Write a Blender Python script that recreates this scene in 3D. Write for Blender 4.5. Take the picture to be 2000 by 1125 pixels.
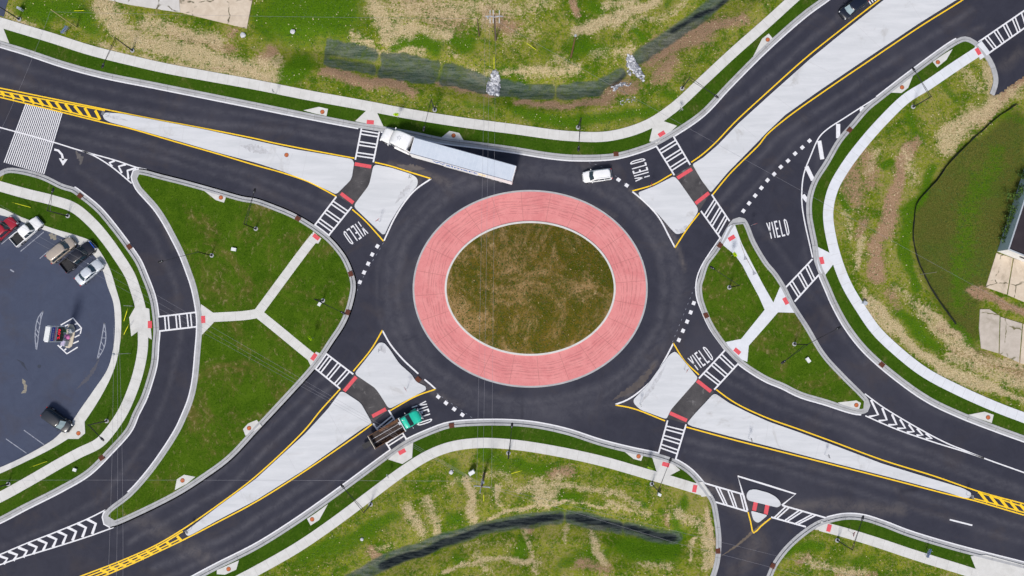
import bpy, bmesh, math, random
import numpy as np
from mathutils import Vector, Matrix
from mathutils.geometry import tessellate_polygon
random.seed(7)
R = math.radians
for o in list(bpy.data.objects): bpy.data.objects.remove(o)
SC = bpy.context.scene
COL = SC.collection

# ------------------------------------------------------------------ camera, sky, sun, exposure
H = 141.0; F = 1732.0; TILT = math.atan(88.0/F)
cd = bpy.data.cameras.new('camera'); cam = bpy.data.objects.new('camera', cd); COL.objects.link(cam)
cam.location = (0, 0, H); cam.rotation_euler = (TILT, 0, 0)
cd.sensor_width = 36.0; cd.lens = 36.0*F/2000.0; cd.clip_end = 3000; cd.clip_start = 1
SC.camera = cam
SUN_EL = R(53); SUN_AZ_VEC = Vector((-0.29, -0.957, 0)).normalized()   # direction on the ground towards the sun
w = bpy.data.worlds.new('World'); SC.world = w; w.use_nodes = True
nt = w.node_tree; bg = nt.nodes['Background']; sky = nt.nodes.new('ShaderNodeTexSky')
sky.sky_type = 'NISHITA'; sky.sun_disc = False; sky.sun_elevation = SUN_EL
sky.sun_rotation = math.atan2(SUN_AZ_VEC.x, SUN_AZ_VEC.y); sky.air_density = 1.0; sky.dust_density = 3.0
nt.links.new(sky.outputs[0], bg.inputs[0]); bg.inputs[1].default_value = 0.115
sl = bpy.data.lights.new('sun', 'SUN'); sun = bpy.data.objects.new('sun', sl); COL.objects.link(sun)
sl.energy = 2.9; sl.angle = R(12); sl.color = (1.0, 0.96, 0.9)
sd = Vector((SUN_AZ_VEC.x*math.cos(SUN_EL), SUN_AZ_VEC.y*math.cos(SUN_EL), math.sin(SUN_EL)))
sun.rotation_euler = sd.to_track_quat('Z', 'Y').to_euler(); sun.location = (0, 0, 60)
SC.view_settings.view_transform = 'Standard'; SC.view_settings.look = 'None'
SC.view_settings.gamma = 1; SC.view_settings.exposure = 0.0
SC.render.resolution_x = 1024; SC.render.resolution_y = 576

CT, ST = math.cos(TILT), math.sin(TILT)
def P(px, py, z=0.0):                                   # map position (survey grid of the site) -> metres
    x = (px-1000.0)/F; y = -(py-562.5)/F
    dy = y*CT + ST; dz = y*ST - CT
    t = (z-H)/dz
    return Vector((x*t, dy*t, z))
def PXa(X, Y):                                          # arrays of metres (z=0) -> map grid
    yc = Y*CT - (-H)*(-ST)*-1 if False else Y*CT + (-H)*ST
    zc = -Y*ST + (-H)*CT
    return 1000.0 + F*X/(-zc), 562.5 - F*yc/(-zc)
M = H/F                                                 # metres per grid unit

# ------------------------------------------------------------------ materials
def newmat(name, rough=0.8, metal=0.0, spec=0.3):
    m = bpy.data.materials.new(name); m.use_nodes = True
    b = m.node_tree.nodes['Principled BSDF']
    b.inputs['Roughness'].default_value = rough; b.inputs['Metallic'].default_value = metal
    b.inputs['Specular IOR Level'].default_value = spec
    return m, m.node_tree, b
class N:
    def __init__(s, nt): s.nt = nt
    def n(s, t, **k):
        a = s.nt.nodes.new(t)
        for kk, v in k.items(): setattr(a, kk, v)
        return a
    def l(s, a, b): s.nt.links.new(a, b)
    def noise(s, vec, scale, detail=4, rough=0.6, dist=0.0):
        a = s.n('ShaderNodeTexNoise'); a.inputs['Scale'].default_value = scale
        a.inputs['Detail'].default_value = detail; a.inputs['Roughness'].default_value = rough
        a.inputs['Distortion'].default_value = dist
        if vec is not None: s.l(vec, a.inputs['Vector'])
        return a.outputs[0]
    def math(s, op, a, b=0.0, c=None, clamp=False):
        m = s.n('ShaderNodeMath', operation=op); m.use_clamp = clamp
        for i, v in enumerate((a, b) if c is None else (a, b, c)):
            if isinstance(v, (int, float)): m.inputs[i].default_value = v
            else: s.l(v, m.inputs[i])
        return m.outputs[0]
    def ramp(s, v, lo, hi):
        m = s.n('ShaderNodeMapRange'); m.interpolation_type = 'SMOOTHSTEP'
        m.inputs[1].default_value = lo; m.inputs[2].default_value = hi
        s.l(v, m.inputs[0]); return m.outputs[0]
    def mix(s, f, a, b):
        m = s.n('ShaderNodeMix', data_type='RGBA')
        if isinstance(f, (int, float)): m.inputs[0].default_value = f
        else: s.l(f, m.inputs[0])
        for i, v in ((6, a), (7, b)):
            if isinstance(v, tuple): m.inputs[i].default_value = (*v[:3], 1)
            else: s.l(v, m.inputs[i])
        return m.outputs[2]
    def coord(s, kind='Object', scale=None, rot=None):
        t = s.n('ShaderNodeTexCoord').outputs[kind]
        if scale or rot:
            mp = s.n('ShaderNodeMapping'); s.l(t, mp.inputs[0])
            if scale: mp.inputs['Scale'].default_value = scale
            if rot: mp.inputs['Rotation'].default_value = rot
            return mp.outputs[0]
        return t
    def bump(s, h, strength, dist, b):
        m = s.n('ShaderNodeBump'); m.inputs['Strength'].default_value = strength
        m.inputs['Distance'].default_value = dist; s.l(h, m.inputs['Height']); s.l(m.outputs[0], b.inputs['Normal'])

def mottled(name, c1, c2, scale=1.0, rough=0.8, metal=0.0, bump=0.0, fine=12.0, spec=0.3, c3=None, c3lo=0.62, c3hi=0.75, coat=0.0, stretch=None):
    m, nt, b = newmat(name, rough, metal, spec); g = N(nt); co = g.coord('Object', stretch)
    n1 = g.noise(co, scale, 5, .6); n2 = g.noise(co, fine, 3, .7)
    f = g.math('ADD', g.math('MULTIPLY', n1, .65), g.math('MULTIPLY', n2, .35))
    c = g.mix(g.ramp(f, .35, .65), c1, c2)
    if c3 is not None: c = g.mix(g.ramp(g.noise(co, scale*1.7, 6, .7, .6), c3lo, c3hi), c, c3)
    g.l(c, b.inputs['Base Color'])
    if bump: g.bump(n2, bump, .02, b)
    if coat: b.inputs['Coat Weight'].default_value = coat; b.inputs['Coat Roughness'].default_value = .06
    return m
def paint(name, c, rough=.35, coat=.6, metal=0.0):
    c2 = tuple(v*.9 for v in c)
    return mottled(name, c, c2, 2.0, rough, metal, 0, 40, .5, coat=coat)

def ell_params():
    c = P(1035.5, 563); a = P(1265, 563).x-c.x; bb = P(1035, 370).y-c.y
    return c, a, (bb + (c.y-P(1035, 756).y))/2
EC, EA, EB = ell_params()

def asphalt_mat(name, base=(.038, .039, .056), lo=(.025, .026, .040), light=(.060, .059, .076), ring=True):
    m, nt, b = newmat(name, .82, 0, .2); g = N(nt); co = g.coord('Object')
    grain = g.noise(co, 9.0, 5, .8); big = g.noise(co, .05, 4, .6, .5); med = g.noise(co, .45, 5, .7, .8)
    f = g.math('ADD', g.math('MULTIPLY', grain, .45), g.math('MULTIPLY', med, .55))
    c = g.mix(g.ramp(f, .3, .7), lo, base)
    c = g.mix(g.math('MULTIPLY', g.ramp(big, .5, .72), .45), c, light)
    brown = g.noise(co, .11, 4, .7, 1.0)
    c = g.mix(g.math('MULTIPLY', g.ramp(brown, .52, .7), .3), c, (.062, .050, .048))
    if ring:
        s = g.n('ShaderNodeSeparateXYZ'); g.l(co, s.inputs[0])
        dx = g.math('MULTIPLY', g.math('SUBTRACT', s.outputs[0], EC.x), 1/EA)
        dy = g.math('MULTIPLY', g.math('SUBTRACT', s.outputs[1], EC.y), 1/EB)
        r = g.math('SQRT', g.math('ADD', g.math('MULTIPLY', dx, dx), g.math('MULTIPLY', dy, dy)))
        r = g.math('ADD', r, g.math('MULTIPLY', g.math('SUBTRACT', g.noise(co, .08, 3), .5), .12))
        for cen, wd, st in ((1.20, .26, .55), (1.13, .035, .35), (1.28, .03, .3), (1.345, .012, .3)):
            d = g.math('ABSOLUTE', g.math('SUBTRACT', r, cen))
            k = g.math('MULTIPLY', g.math('SUBTRACT', 1.0, g.ramp(d, 0.0, wd)), g.math('MULTIPLY', g.ramp(med, .25, .75), st))
            c = g.mix(k, c, (.066, .068, .098))
    fleck = g.noise(co, 1.9, 6, .85)
    c = g.mix(g.math('MULTIPLY', g.ramp(fleck, .70, .78), .5), c, (.14, .13, .13))
    g.l(c, b.inputs['Base Color']); g.bump(grain, .35, .02, b)
    return m

def concrete_mat(name, a, c, stain=(.42, .38, .33), sf=.5, stretch=None, rot=None):
    m, nt, b = newmat(name, .85, 0, .25); g = N(nt); co = g.coord('Object'); cs = g.coord('Object', stretch, rot) if stretch else co
    n1 = g.noise(cs, .8, 5, .65, .4); n2 = g.noise(co, 14, 3, .7); n3 = g.noise(co, .16, 5, .7, 1.2)
    f = g.math('ADD', g.math('MULTIPLY', n1, .7), g.math('MULTIPLY', n2, .3))
    col = g.mix(g.ramp(f, .33, .67), a, c)
    col = g.mix(g.math('MULTIPLY', g.ramp(n3, .55, .75), sf), col, stain)
    spots = g.noise(co, 3.2, 2, .5)
    col = g.mix(g.math('MULTIPLY', g.ramp(spots, .73, .8), .35), col, tuple(v*.55 for v in a))
    g.l(col, b.inputs['Base Color']); g.bump(n2, .15, .01, b)
    return m

def cracked(m, scale, col=(.10, .09, .05)):
    nt = m.node_tree; g = N(nt); b = nt.nodes['Principled BSDF']; src = b.inputs['Base Color'].links[0].from_socket
    co = g.coord('Object'); n_ = g.n('ShaderNodeTexNoise'); n_.inputs['Scale'].default_value = .6; g.l(co, n_.inputs['Vector'])
    mv = g.n('ShaderNodeVectorMath', operation='MULTIPLY_ADD'); g.l(n_.outputs['Color'], mv.inputs[0]); mv.inputs[1].default_value = (1.6, 1.6, 0); g.l(co, mv.inputs[2])
    v = g.n('ShaderNodeTexVoronoi', feature='DISTANCE_TO_EDGE'); v.inputs['Scale'].default_value = scale; g.l(mv.outputs[0], v.inputs['Vector'])
    k = g.math('MULTIPLY', g.math('SUBTRACT', 1.0, g.ramp(v.outputs[0], .004, .028)), g.ramp(g.noise(co, .5, 3), .42, .55))
    g.l(g.mix(k, src, col), b.inputs['Base Color']); return m
def lawn_mat(name, green=(.022, .060, .003), green2=(.042, .088, .006), brown=(.17, .125, .05), amount=.0, lo=.48, hi=.62, bs=.09):
    m, nt, b = newmat(name, 1.0, 0, .0); g = N(nt); co = g.coord('Object')
    n1 = g.noise(co, .28, 6, .75, .6); n2 = g.noise(co, 4.5, 4, .8); n3 = g.noise(co, bs, 5, .72, .8)
    n4 = g.noise(g.coord('Object', (1, .65, 1), (0, 0, .5)), 1.6, 6, .8, .4)
    f = g.math('ADD', g.math('MULTIPLY', n1, .45), g.math('MULTIPLY', n2, .55))
    c = g.mix(g.ramp(f, .36, .64), green, green2)
    c = g.mix(g.math('MULTIPLY', g.ramp(n2, .30, .44), 1.0), tuple(v*.62 for v in green), c)
    if amount:
        k = g.math('ADD', n3, g.math('MULTIPLY', g.math('SUBTRACT', n4, .5), .45))
        c = g.mix(g.math('MULTIPLY', g.ramp(k, lo, hi), amount), c, brown)
        c = g.mix(g.math('MULTIPLY', g.ramp(g.math('ADD', n4, g.math('MULTIPLY', n3, .35)), .74, .86), amount*.7), c, (.30, .25, .13))
    g.l(c, b.inputs['Base Color']); g.bump(g.math('ADD', n2, n4), .8, .06, b)
    return m

ASPH = asphalt_mat('asphalt')
ASPH_LOT = asphalt_mat('parking_asphalt', (.062, .076, .121), (.048, .058, .097), (.085, .092, .115), ring=False)
ASPH_CUT = mottled('stained_asphalt', (.040, .038, .042), (.085, .08, .082), .4, .8, 0, .2, 9, .3, (.26, .25, .25), .56, .80)
CONC_ISL = concrete_mat('island_concrete', (.53, .545, .565), (.62, .63, .65), (.43, .425, .42), .9, (.18, 1.3, 1), (0, 0, -1.0))
CONC_WALK = concrete_mat('sidewalk_concrete', (.55, .545, .52), (.64, .635, .615), (.46, .44, .40), .5)
CONC_WALKE = concrete_mat('new_sidewalk_concrete', (.60, .62, .655), (.68, .70, .74), (.55, .48, .40), .35)
CONC_KERB = concrete_mat('kerb_concrete', (.34, .345, .355), (.44, .445, .455), (.27, .265, .26), .7)
CONC_OLD = concrete_mat('old_concrete', (.52, .43, .33), (.63, .54, .43), (.33, .27, .20), .7)
cracked(CONC_OLD, .22)
CONC_OLDR = cracked(concrete_mat('tan_grey_concrete', (.43, .38, .32), (.53, .47, .41), (.30, .26, .20), .7), .2, (.14, .13, .06))
CONC_OLDW = concrete_mat('weathered_concrete', (.52, .50, .47), (.60, .58, .55), (.45, .40, .33), .7)
cracked(CONC_OLDW, .2)
WHITE = mottled('white_road_paint', (.78, .78, .80), (.66, .66, .69), 2.5, .6, 0, .1, 20, .3, (.38, .38, .41), .64, .80)
WHITE_OLD = mottled('worn_white_paint', (.34, .36, .42), (.22, .24, .30), 2.5, .7, 0, .1, 9, .3, (.10, .10, .14), .52, .66)
YEL = mottled('yellow_road_paint', (.92, .60, .02), (.85, .52, .015), 2.5, .6, 0, .1, 20, .3, (.45, .25, .03), .70, .85)
JOINT = mottled('joint_and_shade', (.12, .12, .12), (.18, .18, .18), 3, .9)
JOINTL = mottled('pale_joint_filler', (.34, .33, .31), (.42, .41, .39), 3, .9)
LAWN = lawn_mat('verge_grass', (.026, .068, .004), (.050, .102, .008), (.09, .09, .02), .35, .5, .7, .12)
LAWN_I = lawn_mat('island_grass', (.032, .076, .004), (.070, .128, .008), (.150, .105, .034), .72, .47, .74, .10)
LAWN_C = lawn_mat('centre_grass', (.040, .062, .004), (.150, .100, .016), (.32, .20, .09), .95, .43, .66, .10)
RED = mottled('red_tactile', (.72, .10, .12), (.62, .08, .10), 3, .7, 0, .2, 25)
RUSTB = mottled('rusty_grate', (.19, .065, .04), (.11, .04, .028), 3, .8, .3, .3, 18)
RUSTO = mottled('rusty_iron', (.62, .19, .06), (.38, .10, .045), 4, .75, .2, .3, 10)
BLACK = mottled('black_metal', (.012, .012, .014), (.022, .022, .026), 3, .45, .4, 0, 20, .5)
GALV = mottled('galvanised_steel', (.50, .51, .55), (.62, .63, .68), 3, .4, .6, 0, 20, .5)
WOOD = mottled('pole_wood', (.10, .065, .045), (.16, .11, .075), 3, .9, 0, .4, 15, .2, stretch=(1, 1, .15))
WOODY = mottled('pale_pole_wood', (.36, .33, .12), (.46, .42, .18), 3, .9, 0, .3, 15, .2, stretch=(1, 1, .15))
YGUARD = mottled('yellow_plastic', (.70, .72, .02), (.6, .6, .02), 3, .5)
NEON = mottled('neon_sign_sheet', (.62, .90, .01), (.52, .80, .01), 3, .45)
WPLAS = mottled('white_plastic', (.72, .74, .74), (.62, .64, .64), 3, .5)
GREYB = mottled('grey_utility_metal', (.48, .52, .56), (.40, .43, .47), 3, .5, .2)
GLASS = mottled('dark_glass', (.018, .035, .05), (.03, .055, .075), 1, .08, 0, 0, 20, .8)
GLASSL = mottled('light_glass', (.25, .33, .36), (.33, .42, .45), 1, .10, 0, 0, 20, .8)
TYRE = mottled('tyre_rubber', (.015, .015, .016), (.025, .025, .026), 4, .9)
RIM = mottled('alloy_rim', (.45, .45, .47), (.55, .55, .58), 4, .35, .8)
LAMPC = mottled('headlamp_lens', (.75, .77, .8), (.6, .62, .66), 8, .15, 0, 0, 30, .7)
TAIL = mottled('tail_lamp', (.55, .02, .02), (.4, .01, .01), 8, .25, 0, 0, 30, .6)
PLASD = mottled('dark_trim', (.02, .02, .022), (.032, .032, .035), 4, .6)
CHROME = mottled('bright_metal', (.6, .61, .63), (.7, .71, .73), 4, .25, .9)

# ------------------------------------------------------------------ mesh helpers
def link(name, me, mats, parent=None):
    o = bpy.data.objects.new(name, me)
    for m in (mats if isinstance(mats, (list, tuple)) else [mats]): me.materials.append(m)
    COL.objects.link(o)
    if parent is not None: o.parent = parent
    return o
def mk(name, verts, faces, mats, parent=None, mi=None, smooth=False):
    me = bpy.data.meshes.new(name); me.from_pydata([tuple(v) for v in verts], [], faces)
    if mi: me.polygons.foreach_set('material_index', mi)
    if smooth: me.polygons.foreach_set('use_smooth', [True]*len(me.polygons))
    me.update(); return link(name, me, mats, parent)
def tag(o, label, cat, group=None, kind=None):
    o['label'] = label; o['category'] = cat
    if group: o['group'] = group
    if kind: o['kind'] = kind
    return o
def empty(name, loc, rz=0.0):
    e = bpy.data.objects.new(name, None); COL.objects.link(e); e.location = loc; e.rotation_euler = (0, 0, rz)
    e.empty_display_size = .3; return e
def struct(o, label, cat): return tag(o, label, cat, None, 'structure')

class B:                                               # mesh collector
    def __init__(s): s.v = []; s.f = []; s.mi = []
    def add(s, v, f, m=0):
        o = len(s.v); s.v += [tuple(p) for p in v]; s.f += [tuple(i+o for i in q) for q in f]; s.mi += [m]*len(f); return s
    def box(s, c, d, rz=0.0, m=0, taper=1.0):
        cx, cy, cz = c; x, y, z = d[0]/2, d[1]/2, d[2]/2; cs, sn = math.cos(rz), math.sin(rz); v = []
        for k in (-1, 1):
            t = 1 if k < 0 else taper
            for a, b in ((-1, -1), (1, -1), (1, 1), (-1, 1)):
                X, Y = a*x*t, b*y*t; v.append((cx+X*cs-Y*sn, cy+X*sn+Y*cs, cz+k*z))
        return s.add(v, [(3, 2, 1, 0), (4, 5, 6, 7), (0, 1, 5, 4), (1, 2, 6, 5), (2, 3, 7, 6), (3, 0, 4, 7)], m)
    def tube(s, p, q, r0, r1=None, n=8, m=0):
        p, q = Vector(p), Vector(q); r1 = r0 if r1 is None else r1; d = (q-p).normalized()
        u = d.orthogonal().normalized(); w_ = d.cross(u); v = []
        for c, r in ((p, r0), (q, r1)):
            for i in range(n):
                a = 2*math.pi*i/n; v.append(c+u*math.cos(a)*r+w_*math.sin(a)*r)
        f = [(i, (i+1) % n, n+(i+1) % n, n+i) for i in range(n)] + [tuple(range(n-1, -1, -1)), tuple(range(n, 2*n))]
        return s.add(v, f, m)
    def loft(s, rings, m=0, caps=True, close=True):
        n = len(rings[0]); v = [p for r in rings for p in r]; f = []
        for k in range(len(rings)-1):
            for i in range(n if close else n-1):
                j = (i+1) % n; f.append((k*n+i, k*n+j, (k+1)*n+j, (k+1)*n+i))
        if caps: f += [tuple(range(n-1, -1, -1)), tuple(range((len(rings)-1)*n, len(rings)*n))]
        return s.add(v, f, m)
    def quad(s, a, b, c, d, m=0): return s.add([a, b, c, d], [(0, 1, 2, 3)], m)
    def prism(s, pts, z0, z1, m=0):
        t = tess([pts]); n = len(pts)
        v = [(p[0], p[1], z1) for p in pts]; s.add(v, t, m)
        sv = [(p[0], p[1], z0) for p in pts]+v; ar = sum(pts[i][0]*pts[(i+1) % n][1]-pts[(i+1) % n][0]*pts[i][1] for i in range(n))
        f = [(i, (i+1) % n, n+(i+1) % n, n+i) for i in range(n)]
        if ar < 0: f = [q[::-1] for q in f]
        return s.add(sv, f, m)
    def build(s, name, mats, parent=None, smooth=False, bevel=0.0):
        o = mk(name, s.v, s.f, mats, parent, s.mi, smooth)
        if bevel:
            bm = bmesh.new(); bm.from_mesh(o.data); bmesh.ops.remove_doubles(bm, verts=bm.verts, dist=1e-4)
            ed = [e for e in bm.edges if len(e.link_faces) == 2 and e.calc_face_angle(0) > .5]
            bmesh.ops.bevel(bm, geom=ed, offset=bevel, segments=2, profile=.6, affect='EDGES', clamp_overlap=True)
            bm.to_mesh(o.data); bm.free()
        return o

def tess(loops):
    L = [[Vector((p[0], p[1], 0)) for p in lp] for lp in loops]; flat = [p for lp in L for p in lp]; out = []
    for t in tessellate_polygon(L):
        a, b, c = (flat[i] for i in t)
        cr = (b-a).cross(c-a).z
        if abs(cr) < 1e-9: continue
        out.append(tuple(t) if cr > 0 else tuple(t[::-1]))
    return out
def catmull(pts, step=.55, closed=False):
    pts = [Vector((p[0], p[1])) for p in pts]; n = len(pts); out = []
    segs = n if closed else n-1
    for i in range(segs):
        p1, p2 = pts[i], pts[(i+1) % n]
        p0 = pts[(i-1) % n] if (closed or i > 0) else p1*2-p2
        p3 = pts[(i+2) % n] if (closed or i+2 < n) else p2*2-p1
        k = max(1, int((p2-p1).length/step))
        d01, d12, d23 = [max(.01, d.length)**.5 for d in (p1-p0, p2-p1, p3-p2)]
        for j in range(k):
            t = j/k
            m1 = (p2-p1) + d12*((p1-p0)/d01 - (p2-p0)/(d01+d12)); m2 = (p2-p1) + d12*((p3-p2)/d23 - (p3-p1)/(d12+d23))
            h00 = 2*t**3-3*t*t+1; h10 = t**3-2*t*t+t; h01 = -2*t**3+3*t*t; h11 = t**3-t*t
            out.append(p1*h00+m1*h10+p2*h01+m2*h11)
    if not closed: out.append(pts[-1])
    return out
def pp(s, z=0.0):                                       # grid list (flat string or list) -> metre points
    if isinstance(s, str):
        a = [float(x) for x in s.replace(',', ' ').split()]; s = list(zip(a[::2], a[1::2]))
    return [P(x, y, z).xy for x, y in s]
def crv(s, closed=False, step=.55): return catmull(pp(s), step, closed)
def normals(pts, closed=False):
    n = len(pts); out = []
    for i in range(n):
        a = pts[(i-1) % n] if (closed or i > 0) else pts[i]; b = pts[(i+1) % n] if (closed or i < n-1) else pts[i]
        d = (b-a).normalized(); out.append(Vector((-d.y, d.x)))   # left of travel
    return out
def offs(pts, d, closed=False): return [p+n*d for p, n in zip(pts, normals(pts, closed))]
def area(p): return sum(p[i].x*p[(i+1) % len(p)].y-p[(i+1) % len(p)].x*p[i].y for i in range(len(p)))/2
def inset(loop, d):                                     # closed loop moved inwards, folded bits dropped
    sgn = 1 if area(loop) > 0 else -1
    q = offs(loop, d*sgn, True); A = np.array([(p.x, p.y) for p in loop]); A2 = np.roll(A, -1, 0); out = []
    ab = A2-A; L = (ab**2).sum(1)+1e-9
    for p in q:
        v = np.array((p.x, p.y)); t = np.clip(((v-A)*ab).sum(1)/L, 0, 1)
        if np.sqrt(((A+ab*t[:, None]-v)**2).sum(1)).min() > d*.97: out.append(p)
    return out
def sheet(name, loops, z, mat, skirt=None, parent=None):
    """filled region, optional vertical skirt down to z=skirt"""
    loops = [lp for lp in loops if len(lp) > 2]
    b = B(); flat = [p for lp in loops for p in lp]
    b.add([(p[0], p[1], z) for p in flat], tess(loops))
    if skirt is not None:
        for k, lp in enumerate(loops):
            n = len(lp); v = [(p[0], p[1], z) for p in lp]+[(p[0], p[1], skirt) for p in lp]
            b.add(v, [(i, n+i, n+(i+1) % n, (i+1) % n) for i in range(n)])
    return b.build(name, mat, parent)
def ribbon(b, pts, o0, o1, z, closed=False, zb=None, m=0):
    L = offs(pts, o0, closed); Rr = offs(pts, o1, closed); n = len(pts)
    v = [(p.x, p.y, z) for p in L]+[(p.x, p.y, z) for p in Rr]; f = []
    for i in range(n if closed else n-1):
        j = (i+1) % n; f.append((i, j, n+j, n+i) if o0 < o1 and False else (n+i, n+j, j, i))
    if o0 < o1: f = [q[::-1] for q in f]
    b.add(v, f, m)
    if zb is not None:
        for side in (L, Rr):
            v = [(p.x, p.y, z) for p in side]+[(p.x, p.y, zb) for p in side]
            b.add(v, [(i, (i+1) % n, n+(i+1) % n, n+i) for i in range(n if closed else n-1)], m)
    return b
def extend(pts, a=0.0, c=0.0):
    pts = list(pts)
    if a: pts.insert(0, pts[0]+(pts[0]-pts[3]).normalized()*a)
    if c: pts.append(pts[-1]+(pts[-1]-pts[-4]).normalized()*c)
    return pts
def between(pts, a, b):                                 # the part of a metre polyline nearest grid points a..b
    A, C = P(*a).xy, P(*b).xy
    i = min(range(len(pts)), key=lambda k: (pts[k]-A).length); j = min(range(len(pts)), key=lambda k: (pts[k]-C).length)
    if i <= j: return pts[i:j+1]
    return pts[j:i+1][::-1]
def between_loop(pts, a, b):                            # forward along a loop
    A, C = P(*a).xy, P(*b).xy; n = len(pts)
    i = min(range(n), key=lambda k: (pts[k]-A).length); j = min(range(n), key=lambda k: (pts[k]-C).length)
    if j < i: j += n
    return [pts[k % n] for k in range(i, j+1)]

# ------------------------------------------------------------------ survey lines (road edges)
EDGE_N = extend(crv('0 91 50 106 125 131 200 151 300 171 400 191 500 211 600 231 700 250 744 257 800 266 862 279 925 287 1000 297 1075 309 1125 313 1200 310 1250 297 1281 285 1317 265 1375 225 1425 172 1500 97 1575 31 1620 -2 1680 -50'), 70, 70)
EDGE_W = extend(crv('-30 372 -20 348 0 334 15 328 43 330 87 342 125 360 145 366 162 378 195 405 225 440 255 480 275 510 288 540 296 560 304 585 309 617 311 647 309 672 306 710 297 745 285 780 270 810 257 840 217 886 175 927 125 957 50 995 0 1021 -60 1045'), 0, 60)
EDGE_E = crv('1942 187 1948 170 1950 155 1945 132 1935 112 1920 92 1902 77 1885 71 1868 76 1785 134 1712 190 1690 208 1662 240 1635 272 1610 315 1587 352 1576 387 1575 420 1580 450 1586 480 1590 510 1600 537 1612 565 1625 595 1650 640 1687 687 1750 742 1812 785 1875 815 1950 844 2000 862 2100 900')
EDGE_E = extend(EDGE_E, 0, 50)
EDGE_S = extend(crv('300 1168 387 1120 425 1100 500 1062 575 1015 667 950 725 907 762 880 792 860 835 840 875 826 925 821 1000 821 1050 826 1110 839 1175 860 1235 875 1286 886 1320 898 1350 917 1374 943 1390 965 1398 980 1405 1015 1409 1052 1407 1090 1400 1120 1378 1170'), 70, 40)
EDGE_G = extend(crv('1480 1160 1497 1125 1507 1102 1530 1070 1562 1040 1595 1018 1615 1011 1650 1004 1685 1006 1725 1018 1775 1037 1850 1060 1925 1080 2000 1099 2100 1128'), 30, 50)
ISL_W = crv('257.5 345 261 334 271 331 286 333 312 340 362 352.5 425 370 475 384 500 388 537 401 575 417 614 440 643 462 662 482 677 503 687 525 693 543 695 560 691 585 682 615 670 640 650 670 637 690 615 720 550 792 505 840 450 898 400 935 350 967 275 1005 227 1026 215 1029 204 1023 201 1010 207 997 250 962 282 927 312 887 342 840 354 815 368 780 376 745 382 685 385 647 385 622 381 592 374 560 362 525 350 495 335 465 317 432 300 407 282 387 266 368', True)
ISL_E = crv('1444 424 1455 427 1463 440 1475 470 1500 512 1517 532 1535 560 1550 590 1580 637 1612 690 1650 732 1685 767 1696 780 1700 792 1695 804 1682 809 1662 806 1612 790 1562 775 1525 757 1500 747 1470 730 1442 710 1416 684 1405 670 1385 640 1370 607 1362 580 1361 555 1365 542 1375 512 1390 492 1408 465 1422 440 1432 428', True)
WALK_N = extend(crv('0 44 60 62 100 74 175 98 250 117 325 134 400 148 500 166 600 186 700 204 800 223 900 239 1000 252 1112 266 1190 266 1262 245 1315 211 1375 156 1432 103 1500 43 1545 2 1590 -38'), 60, 60)
WALK_W = extend(crv('0 364 50 378 106 392 145 406 180 435 209 469 235 506 254 537 263 560 276 607 280 667 278 692 272 722 262 755 242 802 217 840 194 865 156 884 119 904 62 937 12 965 0 971 -60 1003'), 40, 60)
WALK_E = crv('1911 100 1862 132 1812 166 1770 192 1725 235 1686 279 1650 327 1626 371 1617 417 1624 470 1639 522 1655 560 1680 602 1710 645 1750 684 1805 727 1875 764 1950 797 2000 816 2100 855')
WALK_S = extend(crv('420 1158 460 1136 500 1115 581 1069 650 1022 725 966 787 920 837 889 882 872 937 865 1000 868 1075 879 1170 899 1265 926 1310 939 1372 958'), 60, 0)
WALK_G = crv('1601 1027 1650 1040 1712 1059 1787 1084 1890 1116 1950 1136 2060 1168')
LOT_OUT = extend(crv('-60 400 0 406 37 422 100 445 150 460 180 472 200 497 217 530 226 560 236 597 237 647 232 690 222 725 202 767 182 800 167 822 150 845 135 856 100 877 50 902 0 925 -60 948'), 40, 40)
LOT_IN = extend(crv('-60 414 0 420 35 430 75 445 120 462 155 478 185 500 200 525 211 560 222 592 225 647 220 690 210 722 185 760 157 800 140 825 118 846 105 858 50 890 0 913 -60 934'), 40, 40)

# ------------------------------------------------------------------ ground sheet (one sheet to the horizon)
def lin(a, b, s): return list(np.arange(a, b, s))
xs = [-900, -600, -400, -280, -200, -160, -130, -110] + lin(-95, 95, .42) + [95, 110, 130, 160, 200, 280, 400, 600, 900]
ys = [-900, -600, -400, -280, -200, -150, -110, -85] + lin(-62, 72, .42) + [72, 85, 110, 150, 200, 280, 400, 600, 900]
GX, GY = np.meshgrid(np.array(xs, float), np.array(ys, float)); PXg, PYg = PXa(GX, GY)
def pip(px, py, poly):
    ins = np.zeros(px.shape, bool); n = len(poly)
    for i in range(n):
        x0, y0 = poly[i]; x1, y1 = poly[(i+1) % n]
        if y0 == y1: continue
        c = ((y0 > py) != (y1 > py)) & (px < (x1-x0)*(py-y0)/(y1-y0)+x0); ins ^= c
    return ins
def far(*pts): return [P(x, y).xy for x, y in pts]
ROADLOOP = (EDGE_N + far((2080, -300), (2200, -60), (2200, 60), (2060, 118), (2000, 148), (1952, 182)) + EDGE_E
            + EDGE_G[::-1] + EDGE_S[::-1] + EDGE_W[::-1] + far((-60, 420), (-700, 420), (-760, 100)))
inroad = pip(GX, GY, [(p.x, p.y) for p in ROADLOOP])
for ed_, sg in ((EDGE_N, 1), (EDGE_W, -1), (EDGE_E, 1), (EDGE_S, -1), (EDGE_G, -1)):
    st_ = offs(ed_, -sg*.5)+offs(ed_, sg*.62)[::-1]; inroad = inroad | pip(GX, GY, [(p.x, p.y) for p in st_])
for lp in (WALK_N+EDGE_N[::-1], WALK_W+EDGE_W[::-1], WALK_W+LOT_OUT[::-1], EDGE_E+WALK_E[::-1], EDGE_S+WALK_S[::-1], EDGE_G+WALK_G[::-1]):
    pass
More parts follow.
